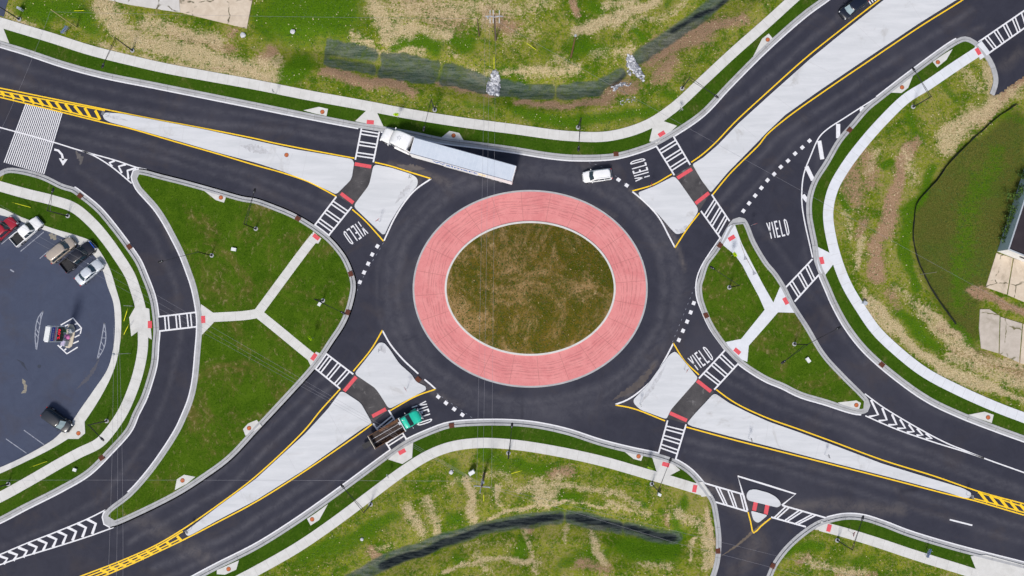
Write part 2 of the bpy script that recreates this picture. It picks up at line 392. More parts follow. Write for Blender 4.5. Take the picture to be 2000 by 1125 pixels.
def stroke(pts, r, soft=.6):
    """1 on the stroke, fading to 0 at r; grid units"""
    if isinstance(pts, str):
        a = [float(x) for x in pts.split()]; pts = list(zip(a[::2], a[1::2]))
    if len(pts) == 1: pts = [pts[0], (pts[0][0]+.1, pts[0][1])]
    d = np.full(PXg.shape, 1e9)
    for (x0, y0), (x1, y1) in zip(pts[:-1], pts[1:]):
        vx, vy = x1-x0, y1-y0; t = np.clip(((PXg-x0)*vx+(PYg-y0)*vy)/(vx*vx+vy*vy), 0, 1)
        d = np.minimum(d, np.hypot(PXg-x0-t*vx, PYg-y0-t*vy))
    return np.clip((r-d)/(r*soft), 0, 1)
def ppx(px, py, s):
    a = [float(x) for x in s.split()]; return pip(px, py, list(zip(a[::2], a[1::2])))
Z = np.full(GX.shape, .03)
near = (np.abs(GX) < 96) & (GY > -63) & (GY < 73)
DN = '560 90 640 98 740 124 850 142 960 163 1050 176 1120 176 1180 165 1240 125 1300 85 1360 40 1440 -10 1500 -60'
DS = '640 1160 750 1100 825 1070 890 1050 950 1034 1010 1022 1060 1014 1110 1012 1200 1028 1280 1046 1320 1052'
Z -= 1.3*stroke(DN, 42, 1.0) + .9*stroke(DS, 40, 1.0) + .35*stroke('1880 330 1850 420 1860 520 1890 600', 60, 1.0)
Z += .5*stroke('760 20 900 -10 1100 -20', 80, 1) + .5*stroke('1000 1125 1250 1110', 40, 1)
rng = np.random.RandomState(3)
def sm(s):                                              # smooth random field
    k = rng.rand(int(GX.shape[0]/s)+3, int(GX.shape[1]/s)+3); yy = np.arange(GX.shape[0])/s; xx = np.arange(GX.shape[1])/s
    yi = yy.astype(int); xi = xx.astype(int); fy = (yy-yi)[:, None]; fx = (xx-xi)[None, :]
    fy = fy*fy*(3-2*fy); fx = fx*fx*(3-2*fx)
    a = k[yi][:, xi]; b_ = k[yi][:, xi+1]; c = k[yi+1][:, xi]; d = k[yi+1][:, xi+1]
    return (a*(1-fx)+b_*fx)*(1-fy)+(c*(1-fx)+d*fx)*fy
rough_z = (sm(3)-.5)*.07+(sm(9)-.5)*.10
flat = np.zeros(GX.shape)
for poly_ in (LOT_OUT + far((-900, 900), (-900, 420)),):
    flat = np.maximum(flat, pip(GX, GY, [(p.x, p.y) for p in poly_]).astype(float))
keep = near & (flat < .5)
Z = Z + np.where(keep, np.minimum(rough_z, .05), 0)
Z = np.where(flat > .5, .0, Z)
Z = np.where(inroad, -.35, Z)
Z = np.where(ppx(PXg, PYg, '200 -80 520 -80 494 0 482 58 340 24 250 9 205 -3') | ppx(PXg, PYg, '1945 494 2300 600 2300 760 1985 712 1905 685 1908 600 1925 560') | ppx(PXg, PYg, '1946 494 2000 330 2300 400 2300 620 1990 520'), -.08, Z)
PX0, PY0 = PXg, PYg
def field(sc): return sm(sc)+.5*sm(sc/2)+.25*sm(max(sc/4, 1.2))-.875
PXg = PXg+field(22)*24+field(5)*9; PYg = PYg+field(22)*20+field(5)*9
tan = np.zeros(GX.shape); soil = tan.copy(); lush = tan.copy(); mat_ = tan.copy(); wet = tan.copy(); olive = tan.copy()
def mx(a, b): return np.maximum(a, b)
for s, r, k in (('190 0 240 60 330 90 400 110 470 135 530 150', 34, .95), ('280 40 340 60 420 80', 26, .8), ('500 118 536 120', 26, .9), ('740 15 760 60 800 55', 34, .95), ('780 25 880 20 980 10', 46, .7),
                ('820 60 880 66', 22, .8), ('1000 90 1030 60 1040 75', 24, .5), ('1120 70 1180 50 1260 10 1290 -10', 20, 1.0), ('1180 20 1250 -5', 16, .8), ('1020 150 1070 145 1120 145', 22, .8), ('1080 120 1100 135', 18, .6), ('1200 105 1225 100', 22, .7),
                ('705 60 712 80', 12, .7), ('925 140 945 155', 16, .8), ('880 100 905 110', 14, .6), ('690 60 745 92 820 103', 12, .8), ('1050 5 1000 20 940 40', 40, .55), ('1220 60 1250 40 1290 40 1340 10', 18, .6), ('1150 120 1180 110', 20, .5),
                ('15 20 30 32 60 45', 16, .7), ('190 88 230 100 270 105 330 125', 14, .8), ('340 120 420 140 500 155', 12, .9), ('1040 155 1000 148 950 143', 8, .8),
                ('1850 70 1880 130 1900 170', 24, .6), ('1940 130 1925 200 1870 260 1860 290', 30, .9), ('1900 230 1850 270', 24, .9), ('1990 170 1940 200', 20, .7), ('1700 290 1690 340', 16, .6),
                ('1650 420 1660 470', 16, .6), ('1720 590 1750 640 1790 690 1860 730 1950 770', 18, 1.0), ('1700 570 1715 620 1740 650', 16, .9), ('1790 590 1850 660 1900 720', 16, .6), ('1780 580 1760 560', 18, .5), ('1860 700 1920 730 2000 750', 26, .8), ('1690 470 1680 520', 14, .8), ('1850 720 1950 770 2000 785', 14, .9),
                ('1760 300 1790 350', 30, .6), ('1810 600 1900 700 1990 720', 14, .9), ('1800 620 1880 690', 10, .8),
                ('1050 945 1060 985 1070 975', 24, .9), ('1090 930 1080 980', 22, .7), ('1020 960 1100 950 1200 965 1240 985', 14, .8), ('910 930 925 960 930 1010', 16, 1.0), ('790 985 810 1030', 22, .9), ('830 970 850 1030', 20, .8), ('870 1050 1000 1000 1100 990 1200 1000', 7, .9), ('700 1120 740 1096 820 1060 860 1045', 8, .8), ('730 1075 760 1060', 10, .6),
                ('1030 1040 1040 1080 1045 1110', 10, .8), ('1150 1040 1165 1090 1175 1110', 14, .9), ('1105 1040 1100 1070', 8, .7), ('870 1118 940 1095 1010 1090 1060 1096', 9, .9), ('1330 1000 1370 1010 1390 1060 1380 1110', 22, .8), ('1360 1050 1350 1100', 8, .9), ('1395 990 1400 1060 1395 1110', 12, 1.0), ('1180 985 1260 1010', 12, .7), ('1305 990 1300 1020', 12, .6), ('940 1080 960 1120', 16, .6), ('1250 1100 1300 1112', 16, .7), ('1480 1120 1520 1080 1545 1060', 12, .5), ('1600 1100 1680 1110', 16, .7), ('1570 1085 1600 1090', 16, .5), ('950 920 990 930 1010 950', 16, .6), ('975 950 985 990', 12, .8), ('860 945 890 930', 14, .5), ('920 1060 1000 1060', 12, .4)):
    tan = mx(tan, k*stroke(s, r, .8))
for s, r, k in (('640 140 700 155 770 172', 22, .9), ('770 165 800 185', 16, .8), ('850 165 900 176 950 185', 12, .8), ('1000 195 1090 200 1180 195', 10, .8), ('1180 190 1200 170 1240 165', 26, .8), ('1270 110 1320 80 1380 55', 34, .95), ('1290 150 1310 120', 26, .7), ('1380 50 1440 35', 20, .8), ('500 110 520 95', 22, .8), ('330 60 440 95', 20, .6), ('800 10 900 40', 50, .5), ('1110 5 1120 40', 10, 1.0),
                ('960 30 1000 60', 30, .7), ('400 130 500 140 520 150', 10, .7), ('440 65 450 55', 12, .6),
                ('1770 290 1750 360 1740 440 1735 460', 24, 1.0), ('1790 280 1760 340', 20, .7), ('1720 480 1725 530', 26, .95), ('1690 440 1680 465', 20, .7), ('1660 330 1680 400', 26, .6), ('1680 300 1700 360', 26, .6), ('1960 170 1930 200 1900 230', 20, .9), ('2000 150 1960 185', 14, 1.0), ('1840 640 1870 665', 14, .8), ('1900 700 1990 735', 26, .6), ('1870 690 1920 720', 20, .6), ('1750 560 1760 600', 14, .5), ('1905 565 1950 600 2010 610', 14, .9),
                ('1110 915 1080 925', 24, .7), ('725 1075 735 1090', 14, .7), ('1150 1035 1175 1035', 14, .9), ('1025 1030 1040 1040', 12, .8), ('1130 1110 1180 1120', 20, .6), ('1290 1010 1300 1030', 12, .6), ('1395 1000 1404 1060', 9, .7), ('1590 1085 1570 1095', 10, .6), ('1700 1120 1640 1115', 14, .6)):
    soil = mx(soil, k*stroke(s, r, .8))
for s, r, k in (('60 10 120 15 160 30', 40, .9), ('560 30 660 20', 80, .95), ('590 120 560 150', 40, .95), ('140 30 180 60', 30, .7), ('500 20 520 60', 40, .7), ('780 80 850 90', 26, .9), ('880 65 930 90', 28, .8), ('930 85', 12, .9), ('1150 20 1170 30', 26, .8), ('1110 100 1170 110', 26, .7), ('1240 60 1250 80', 16, .8), ('1310 5 1320 -5', 16, .6),
                ('1000 215 1100 235 1200 225 1280 215', 22, .8), ('1300 180 1320 190', 18, .7), ('900 215 950 220', 16, .6), ('1060 90 1080 130', 14, .5),
                ('1830 150 1860 200', 22, .6), ('1770 230 1800 280', 20, .7), ('1650 380 1655 410', 16, .8), ('1720 330 1735 320', 14, .9), ('1830 330 1810 380 1770 420 1775 500 1790 560', 16, .9), ('1760 610 1830 680', 22, .8), ('1790 650 1810 670', 16, .8), ('1660 540 1690 590', 12, .8), ('1860 640 1900 690', 18, .8), ('1940 290 1920 350 1890 420 1880 520 1880 600', 46, .55), ('1900 200 2000 230', 18, .5),
                ('1010 900 1060 920', 26, .8), ('950 880 990 920', 26, .7), ('880 905 900 935', 26, .6), ('600 1090 700 1040 760 1000', 26, .7), ('1340 975 1320 1010 1330 1050', 22, .8), ('1220 1075 1310 1080', 40, .9), ('1010 1085 1020 1060', 18, .9), ('900 1085 910 1100', 22, .8), ('880 1010 900 1005', 18, .7), ('1100 980 1130 975', 14, .8), ('1240 980 1250 990', 14, .9), ('1280 1005 1290 1010', 12, .9), ('1530 1090 1560 1070 1600 1060', 18, .8), ('1640 1090 1700 1085', 16, .6), ('1100 1100 1180 1090', 22, .6), ('650 1080 720 1040', 26, .6)):
    lush = mx(lush, k*stroke(s, r, .8))
PXg, PYg = PX0+field(8)*6, PY0+field(8)*6
olive = mx(olive, ppx(PXg, PYg, '2000 200 1960 240 1893 280 1870 302 1826 356 1800 382 1788 402 1784 450 1792 510 1817 562 1865 632 1905 685 1912 600 1925 560 1947 493 2000 330').astype(float)*.95)
MN = '635 74 690 84 745 97 800 105 850 117 900 128 945 146 1000 152 1050 162 1110 164 1160 152 1182 170 1182 184 1120 192 1050 194 1000 190 950 182 900 172 850 165 790 158 740 148 690 138 628 126'
mat_ = mx(mat_, ppx(PXg, PYg, MN).astype(float)*.95)
mat_ = mx(mat_, .9*stroke('1180 160 1215 140', 16, .5)); mat_ = mx(mat_, .85*stroke('1250 110 1300 75 1360 35 1420 -20', 20, .5))
mat_ = mx(mat_, .9*stroke(DS, 19, .5))
mat_ *= 1-.9*stroke('741 97 736 148', 4, .5); mat_ *= 1-.9*stroke('862 115 852 164', 4, .5); mat_ *= 1-.9*stroke('1085 160 1085 196', 3, .5); mat_ *= 1-.8*stroke('640 108 740 120', 7, .8)
mat_ *= 1-.8*stroke('1103 1000 1103 1035', 3, .5); mat_ *= 1-.8*stroke('1220 1008 1218 1045', 3, .5)
wet = mx(wet, .95*stroke('745 1108 830 1076 890 1054 950 1034 1010 1023 1060 1014 1105 1011 1200 1026 1260 1040 1318 1052', 9, .5))
wet = mx(wet, .9*stroke('1310 60 1360 30 1410 5 1440 -20', 7, .7)); wet = mx(wet, .7*stroke('1195 170 1225 140', 7, .7)); wet *= 1-.9*stroke('1103 1000 1103 1035', 3, .5); wet *= 1-.7*stroke('1220 1008 1218 1045', 3, .5)
PXg, PYg = PX0, PY0
def blur(a, k):
    for _ in range(k): a = (a+np.roll(a, 1, 0)+np.roll(a, -1, 0)+np.roll(a, 1, 1)+np.roll(a, -1, 1))/5
    return a
mat_ = blur(mat_, 1); wet = blur(wet, 1); olive = blur(olive, 14)*.92
nV = GX.size; ny, nx = GX.shape
me = bpy.data.meshes.new('ground'); me.vertices.add(nV)
me.vertices.foreach_set('co', np.stack([GX, GY, Z], -1).astype(np.float32).ravel())
ii = (np.arange(ny-1)[:, None]*nx+np.arange(nx-1)[None, :]).ravel(); q = np.stack([ii, ii+1, ii+nx+1, ii+nx], -1).astype(np.int32)
me.loops.add(q.size); me.polygons.add(len(q)); me.loops.foreach_set('vertex_index', q.ravel())
me.polygons.foreach_set('loop_start', np.arange(0, q.size, 4, dtype=np.int32))
me.update(calc_edges=True); me.validate()
me.polygons.foreach_set('use_smooth', np.ones(len(q), bool))
for nm, ch in (('cover_a', (tan, soil, lush)), ('cover_b', (mat_, wet, olive))):
    at = me.color_attributes.new(nm, 'FLOAT_COLOR', 'POINT')
    at.data.foreach_set('color', np.stack([*ch, np.ones_like(tan)], -1).astype(np.float32).ravel())
def ground_mat():
    m, nt, b = newmat('rough_field', 1.0, 0, .0); g = N(nt); co = g.coord('Object')
    a = g.n('ShaderNodeAttribute', attribute_name='cover_a'); sa = g.n('ShaderNodeSeparateColor'); g.l(a.outputs['Color'], sa.inputs[0])
    a2 = g.n('ShaderNodeAttribute', attribute_name='cover_b'); sb = g.n('ShaderNodeSeparateColor'); g.l(a2.outputs['Color'], sb.inputs[0])
    n0 = g.noise(co, .14, 5, .7, .6); n1 = g.noise(co, .6, 5, .75, .5); n2 = g.noise(co, 2.6, 5, .8, .2); n3 = g.noise(co, 7, 3, .8)
    st = g.noise(g.coord('Object', (.25, 1.6, 1), (0, 0, .25)), 1.6, 4, .75)
    c = g.mix(g.ramp(g.math('ADD', g.math('MULTIPLY', n1, .5), g.math('MULTIPLY', n0, .5)), .40, .60), (.056, .124, .004), (.215, .245, .016))
    c = g.mix(g.ramp(n3, .3, .5), g.mix(.5, c, (.03, .045, .006)), c)
    c = g.mix(g.math('MULTIPLY', g.ramp(g.math('ADD', n2, g.math('MULTIPLY', n0, .5)), .70, .90), .8), c, (.32, .26, .11))
    def lay(c, wgt, col, col2, lo=.30, hi=.62, amp=1.1, mx_=1.0):
        k = g.math('ADD', g.math('ADD', wgt, g.math('MULTIPLY', g.math('SUBTRACT', n1, .5), amp*.8)), g.math('MULTIPLY', g.math('SUBTRACT', n2, .5), amp*1.15))
        k = g.math('ADD', k, g.math('MULTIPLY', g.math('SUBTRACT', st, .5), amp*.55))
        k = g.math('MULTIPLY', g.math('MULTIPLY', g.ramp(k, lo, hi), mx_), g.ramp(wgt, 0.0, .15))
        return g.mix(k, c, g.mix(g.ramp(n3, .35, .65), col, col2))
    c = lay(c, sb.outputs[2], (.050, .066, .010), (.145, .140, .034), .1, .6, .6)
    c = g.mix(g.math('MULTIPLY', sb.outputs[2], g.math('MULTIPLY', g.ramp(g.math('ADD', g.math('MULTIPLY', n0, .6), g.math('MULTIPLY', n1, .4)), .44, .64), .7)), c, g.mix(g.ramp(n2, .4, .6), (.038, .085, .009), (.088, .150, .018)))
    c = g.mix(g.math('MULTIPLY', sb.outputs[2], g.ramp(g.math('ADD', n1, g.math('MULTIPLY', n2, .4)), .82, .95)), c, (.16, .125, .055))
    c = lay(c, sa.outputs[2], (.036, .100, .004), (.095, .190, .008), .20, .8, 1.1, .95)
    c = lay(c, sa.outputs[1], (.24, .140, .085), (.46, .295, .20), .12, .75, 1.4, .9)
    c = lay(c, sa.outputs[0], (.30, .22, .10), (.70, .57, .36), .26, .95, 1.8, .92)
    k = g.math('MULTIPLY', g.ramp(g.math('ADD', sb.outputs[0], g.math('ADD', g.math('MULTIPLY', g.math('SUBTRACT', n1, .5), .9), g.math('MULTIPLY', g.math('SUBTRACT', n2, .5), .7))), .28, .70), .88)
    matc = g.mix(g.ramp(g.math('ADD', g.math('MULTIPLY', st, .7), g.math('MULTIPLY', n3, .3)), .38, .62), (.030, .055, .046), (.13, .155, .135))
    matc = g.mix(g.math('MULTIPLY', g.ramp(g.math('ADD', g.math('MULTIPLY', n1, .6), g.math('MULTIPLY', n2, .4)), .48, .60), .75), matc, (.055, .095, .02))
    c = g.mix(k, c, matc)
    c = g.mix(g.ramp(sb.outputs[1], .2, .7), c, g.mix(g.ramp(st, .4, .6), (.010, .014, .018), (.040, .050, .050)))
    sp = g.noise(co, 1.3, 1, .3)
    c = g.mix(g.math('MULTIPLY', g.ramp(sp, .86, .88), .8), c, (.7, .7, .66))
    g.l(c, b.inputs['Base Color']); g.bump(g.math('ADD', g.math('ADD', n2, n3), g.math('MULTIPLY', st, .5)), 1.0, .10, b)
    return m
struct(link('ground', me, ground_mat()), 'patchy rough grass field with ditches around the roundabout', 'ground')

# ------------------------------------------------------------------ road, kerbs, verges, walks
struct(sheet('road', [ROADLOOP], -.012, ASPH, -.3), 'dark new asphalt of the roundabout and its four legs', 'road')
inr = pip(GX, GY, [(p.x, p.y) for p in ROADLOOP])
wl_ = np.zeros(GX.shape); wb_ = wl_.copy(); wd_ = wl_.copy()
PXg, PYg = PX0+field(10)*5, PY0+field(10)*5
def ringpx(k): return [(1035.5+229.5*k*math.cos(t)*(1+.0), 563+193*k*math.sin(t)) for t in [2*math.pi*i/90 for i in range(91)]]
for pts_, r_, k_ in ((ringpx(1.15), 15, .45), (ringpx(1.23), 16, .35), (ringpx(1.31), 7, .22),
    ('0 150 200 205 400 238 600 262 700 283', 10, .45), ('0 120 200 175 400 212 600 246 700 268', 8, .3), ('120 240 300 285 500 345 640 400', 9, .4), ('120 265 300 305 460 350 620 420', 8, .35),
    ('1360 270 1500 150 1640 30', 10, .45), ('1340 250 1480 130 1600 25', 8, .3), ('1400 400 1520 270 1700 145 1900 20', 10, .4), ('1430 410 1560 270 1720 165 1920 50', 8, .35),
    ('1420 720 1560 785 1750 860 2000 955', 10, .4), ('1420 745 1560 810 1750 880 2000 965', 8, .35), ('1340 860 1560 905 1800 970 2000 1030', 10, .4), ('1340 880 1560 925 1800 1000 2000 1060', 8, .35),
    ('660 740 560 840 440 955 250 1060', 9, .5), ('640 730 540 820 420 930 230 1040', 8, .35), ('740 850 600 945 450 1045 300 1110', 10, .5), ('760 860 620 960 470 1060 320 1130', 8, .4),
    ('150 330 230 380 300 460 345 560 355 650 330 760 280 870 200 970 100 1030 0 1070', 9, .3), ('1600 300 1585 400 1570 500 1620 590 1700 700 1800 790 1950 850', 9, .25), ('1480 440 1530 500 1600 600 1690 710', 8, .25),
    ('1290 440 1330 560 1300 680', 26, .35), ('1200 330 1080 330 960 345', 16, .35), ('860 430 790 560 840 700', 22, .25), ('960 800 1100 810 1240 780', 24, .3)):
    wl_ = mx(wl_, k_*stroke(pts_, r_, 1.0))
for pts_, r_, k_ in (('1225 770 1285 710', 9, .7), ('1275 400 1320 470 1340 530', 6, .6), ('1230 372 1260 405', 6, .5), ('1350 930 1420 970 1470 1000', 30, .5), ('1530 990 1640 985 1760 1000', 18, .45), ('1100 380 1200 420', 8, .3), ('760 320 830 335 880 360', 10, .5), ('820 350 790 380', 8, .5), ('850 770 900 790', 10, .4), ('640 370 700 330', 20, .3), ('1960 130 1990 100', 20, .4), ('250 1000 400 1090', 26, .35), ('460 700 520 800', 20, .2), ('1440 1110 1480 1060', 30, .35), ('300 400 340 480', 12, .3), ('820 740 845 765', 7, .7)):
    wb_ = mx(wb_, k_*stroke(pts_, r_, 1.0))
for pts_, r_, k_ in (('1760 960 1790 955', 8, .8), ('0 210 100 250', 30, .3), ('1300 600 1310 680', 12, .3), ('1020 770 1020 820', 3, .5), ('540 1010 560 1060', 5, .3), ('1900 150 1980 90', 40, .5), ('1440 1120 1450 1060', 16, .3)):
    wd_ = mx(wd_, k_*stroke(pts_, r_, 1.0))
PXg, PYg = PX0, PY0
def road_grid():
    ccx = (GX[:-1, :-1]+GX[1:, 1:])/2; ccy = (GY[:-1, :-1]+GY[1:, 1:])/2; ok = pip(ccx, ccy, [(p.x, p.y) for p in ROADLOOP])
    ok &= (np.abs(ccx) < 94) & (ccy > -61) & (ccy < 71)
    for sh in ((1, 0), (-1, 0), (0, 1), (0, -1)): pass
    jj, kk = np.nonzero(ok); base = jj*nx+kk; q = np.stack([base, base+1, base+nx+1, base+nx], -1)
    used, inv = np.unique(q, return_inverse=True); inv = inv.reshape(-1, 4).astype(np.int32)
    me = bpy.data.meshes.new('road'); me.vertices.add(len(used)); fx, fy = GX.ravel()[used], GY.ravel()[used]
    me.vertices.foreach_set('co', np.stack([fx, fy, np.zeros_like(fx)], -1).astype(np.float32).ravel())
    me.loops.add(inv.size); me.polygons.add(len(inv)); me.loops.foreach_set('vertex_index', inv.ravel()); me.polygons.foreach_set('loop_start', np.arange(0, inv.size, 4, dtype=np.int32)); me.update(calc_edges=True)
    at = me.color_attributes.new('wear', 'FLOAT_COLOR', 'POINT')
    at.data.foreach_set('color', np.stack([wl_.ravel()[used], wb_.ravel()[used], wd_.ravel()[used], np.ones(len(used))], -1).astype(np.float32).ravel())
    m = asphalt_mat('worn_asphalt', ring=False); g = N(m.node_tree); b = m.node_tree.nodes['Principled BSDF']; src = b.inputs['Base Color'].links[0].from_socket
    a = g.n('ShaderNodeAttribute', attribute_name='wear'); sp = g.n('ShaderNodeSeparateColor'); g.l(a.outputs['Color'], sp.inputs[0]); co = g.coord('Object')
    nn_ = g.noise(co, .5, 6, .75, .6); c = g.mix(g.math('MULTIPLY', sp.outputs[0], g.ramp(nn_, .2, .7)), src, (.125, .122, .138))
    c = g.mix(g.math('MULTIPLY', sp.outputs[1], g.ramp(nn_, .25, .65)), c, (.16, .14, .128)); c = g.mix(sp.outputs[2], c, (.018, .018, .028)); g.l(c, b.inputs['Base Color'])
    return link('road', me, m)
struct(road_grid(), 'worn dark asphalt with pale wheel tracks round the circle', 'road')
def kerb_open(edge, side, label):
    b = B(); ribbon(b, edge, 0, side*.46, .014); ribbon(b, edge, side*.50, side*.86, .15, False, -.35)
    # joints; the long dark strip also paints in the kerb face's shadow
    o = struct(b.build('kerb', CONC_KERB), label, 'kerb')
    jb = B(); acc = 0
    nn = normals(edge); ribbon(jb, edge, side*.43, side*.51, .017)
    for i in range(1, len(edge)):
        acc += (edge[i]-edge[i-1]).length
        if acc > 4.5:
            acc = 0; d = (edge[i]-edge[i-1]).normalized()*.02; p = edge[i]; n = nn[i]
            for a, c, z in ((.02, .45, .018), (.48, .85, .154)):
                pts = [p+n*side*a-d, p+n*side*a+d, p+n*side*c+d, p+n*side*c-d]
                if side > 0: pts = pts
                else: pts = pts[::-1]
                jb.add([(q.x, q.y, z) for q in pts], [(0, 1, 2, 3)])
    struct(jb.build('kerb_joint_shade', JOINT), 'dark joints and painted shadow line of the '+label, 'joint')
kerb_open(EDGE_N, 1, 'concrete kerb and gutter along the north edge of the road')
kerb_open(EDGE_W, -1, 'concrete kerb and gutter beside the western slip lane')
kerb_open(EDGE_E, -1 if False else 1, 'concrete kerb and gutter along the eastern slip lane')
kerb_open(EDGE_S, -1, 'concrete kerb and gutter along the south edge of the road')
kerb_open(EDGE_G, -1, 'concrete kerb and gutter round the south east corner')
def island_grass(loop, label, mat):
    g1 = inset(loop, .44); g2 = inset(loop, .49); g3 = inset(loop, .82); g4 = inset(loop, .78)
    b = B()
    b.add([(p.x, p.y, .014) for p in loop+g1], tess([loop, g1]))
    b.add([(p.x, p.y, .15) for p in g2+g3], tess([g2, g3]))
    for lp in (g2,):
        n = len(lp); b.add([(p.x, p.y, .15) for p in lp]+[(p.x, p.y, -.05) for p in lp], [(i, n+i, n+(i+1) % n, (i+1) % n) for i in range(n)])
    struct(b.build('kerb', CONC_KERB), 'kerb round '+label, 'kerb')
    struct(sheet('kerb_joint_shade', [inset(loop, .42), inset(loop, .50)], .017, JOINT), 'dark seam with painted shadow between gutter and kerb of '+label, 'joint')  # dark loop: the seam plus the kerb face's shade put into colour
    struct(sheet('lawn', [g4], .135, mat), 'mown green grass of '+label, 'grass')
island_grass(ISL_W, 'the western triangular island', LAWN_I)
island_grass(ISL_E, 'the eastern triangular island', LAWN_I)
def verge(pts, label, z=.10, mat=LAWN): struct(sheet('verge', [pts], z, mat, -.2), label, 'grass')
verge(offs(EDGE_N, .7)+WALK_N[::-1], 'dark green grass strip between north kerb and sidewalk')
verge(offs(between(EDGE_W, (10, 330), (-60, 1045)), -.7)+between(WALK_W, (-60, 1003), (-5, 362)), 'narrow grass strip between slip lane kerb and west sidewalk')
verge(WALK_W+LOT_OUT[::-1], 'green lawn between the west sidewalk and the parking lot', .09)
verge(offs(between(EDGE_E, (1925, 97), (2100, 900)), .7)+WALK_E[::-1], 'grass strip between east kerb and curving sidewalk')
verge(offs(between(EDGE_S, (300, 1168), (1376, 945)), -.7)+between(WALK_S, (1368, 957), (420, 1158)), 'dark green grass strip between south kerb and sidewalk')
verge(offs(between(EDGE_G, (1612, 1012), (2100, 1128)), -.7)+between(WALK_G, (2060, 1168), (1610, 1029)), 'grass strip at the south east corner')
def walk(name, pts, wd, mat, label, z=.13, jn=True):
    b = B(); ribbon(b, pts, wd/2, -wd/2, z, False, -.3); struct(b.build(name, mat), label, 'sidewalk')
    if not jn: return
    jb = B(); acc = 0; nn = normals(pts)
    for i in range(1, len(pts)):
        acc += (pts[i]-pts[i-1]).length
        if acc > 1.6:
            acc = 0; d = (pts[i]-pts[i-1]).normalized()*.012; p = pts[i]; n = nn[i]*wd/2
            jb.add([(q.x, q.y, z+.003) for q in (p+n+d, p+n-d, p-n-d, p-n+d)][::-1], [(0, 1, 2, 3)])
    struct(jb.build('sidewalk_joint', JOINTL), 'scored joints across the '+label, 'joint')
WD = 20*M
walk('sidewalk', WALK_N, WD, CONC_WALK, 'pale sidewalk along the north side')
walk('sidewalk', WALK_W, 20*M, CONC_WALK, 'pale curving sidewalk between parking lot and slip lane')
walk('sidewalk', WALK_E, 20*M, CONC_WALKE, 'bright curving sidewalk on the east side')
walk('sidewalk', WALK_S, 19.5*M, CONC_WALK, 'pale sidewalk along the south side')
walk('sidewalk', WALK_G, 19*M, CONC_WALK, 'pale sidewalk at the south east corner')
def slab(name, s, z, mat, label, cat, smooth=False, skirt=-.2):
    return struct(sheet(name, [crv(s, True, .4) if smooth else pp(s)], z, mat, skirt), label, cat)
def rslab(name, s, z, mat, label, cat, r=.5, skirt=-.05):
    """polygon with rounded corners"""
    p = pp(s); n = len(p); out = []
    for i in range(n):
        a, b_, c = p[i-1], p[i], p[(i+1) % n]; u = (a-b_); v = (c-b_); rr = min(r, u.length*.45, v.length*.45)
        s0 = b_+u.normalized()*rr; s1 = b_+v.normalized()*rr
        for k in range(5): t = k/4; out.append(s0*(1-t)**2+b_*2*t*(1-t)+s1*t*t)
    return struct(sheet(name, [out], z, mat, skirt), label, cat)
slab('ramp', '393 594 417 611 418 630 394 655', .142, CONC_WALK, 'concrete ramp at the west tip of the triangular island path', 'ramp')
walk('path', crv('415 620 480 616 505 612'), 18*M, CONC_WALK, 'pale path from the slip lane to the island junction', .139)
walk('path', crv('503 613 542 560 597 486 616 462'), 18*M, CONC_WALK, 'pale path towards the upper left crosswalk', .137)
walk('path', crv('503 611 545 645 585 678 616 703'), 18*M, CONC_WALK, 'pale path towards the lower left crosswalk', .141)
slab('ramp', '612 452 628 466 622 476 606 472', .144, CONC_WALK, 'concrete ramp below the upper left crosswalk', 'ramp')
slab('ramp', '618 687 629 692 607 714 602 704', .144, CONC_WALK, 'concrete ramp above the lower left crosswalk', 'ramp')
slab('path', '1421 444 1427 440 1435 439 1448 475 1467 512 1490 556 1510 591 1523 560 1541 584 1554 611 1519 610 1500 632 1462 675 1459 707 1447 702 1430 688 1417 668 1447 662 1493 605 1482 580 1461 541 1450 519 1435 498 1412 479 1408 474', .144, CONC_WALKE, 'bright path forking across the eastern triangular island', 'path')
slab('ramp', '266 597 292 603 297 663 270 647 257 657 253 620', .136, CONC_WALK, 'wide concrete landing beside the western crosswalk', 'ramp')
slab('ramp', '716 216 736 219 750 249 694 237', .136, CONC_WALK, 'concrete ramp in front of the semi truck', 'ramp')
slab('ramp', '1274 250 1293 236 1322 246 1304 263 1282 280 1268 276', .136, CONC_WALK, 'concrete ramp at the north east crosswalk', 'ramp')
slab('ramp', '1592 480 1620 494 1628 515 1609 540 1598 525 1594 500', .136, CONC_WALKE, 'concrete ramp at the eastern slip lane crosswalk', 'ramp')
slab('ramp', '1903 92 1916 80 1934 104 1914 117', .137, CONC_WALKE, 'concrete ramp in the top right corner', 'ramp')
slab('ramp', '758 897 786 906 805 894 807 864 775 882', .136, CONC_WALK, 'concrete ramp behind the green truck', 'ramp')
slab('ramp', '1273 891 1282 920 1305 930 1328 918 1312 903', .136, CONC_WALK, 'concrete ramp at the southern crosswalk', 'ramp')
slab('ramp', '1357 944 1372 940 1390 968 1370 970', .137, CONC_WALK, 'concrete ramp by the side road', 'ramp')
slab('ramp', '1590 1034 1616 1016 1622 1036', .137, CONC_WALK, 'concrete ramp at the south east corner', 'ramp')
slab('driveway', '-60 35 5 50 19 85 -60 62', .137, CONC_WALK, 'concrete driveway apron in the top left corner', 'driveway')
slab('driveway', '1895 1086 1925 1083 2060 1120 2060 1175 1909 1120', .139, CONC_WALK, 'concrete driveway apron in the bottom right corner', 'driveway')
slab('side_street', '-90 -90 40 -60 20 -10 12 14 8 33 -90 5', .06, ASPH_LOT, 'dark asphalt of a side street in the top left corner', 'street')
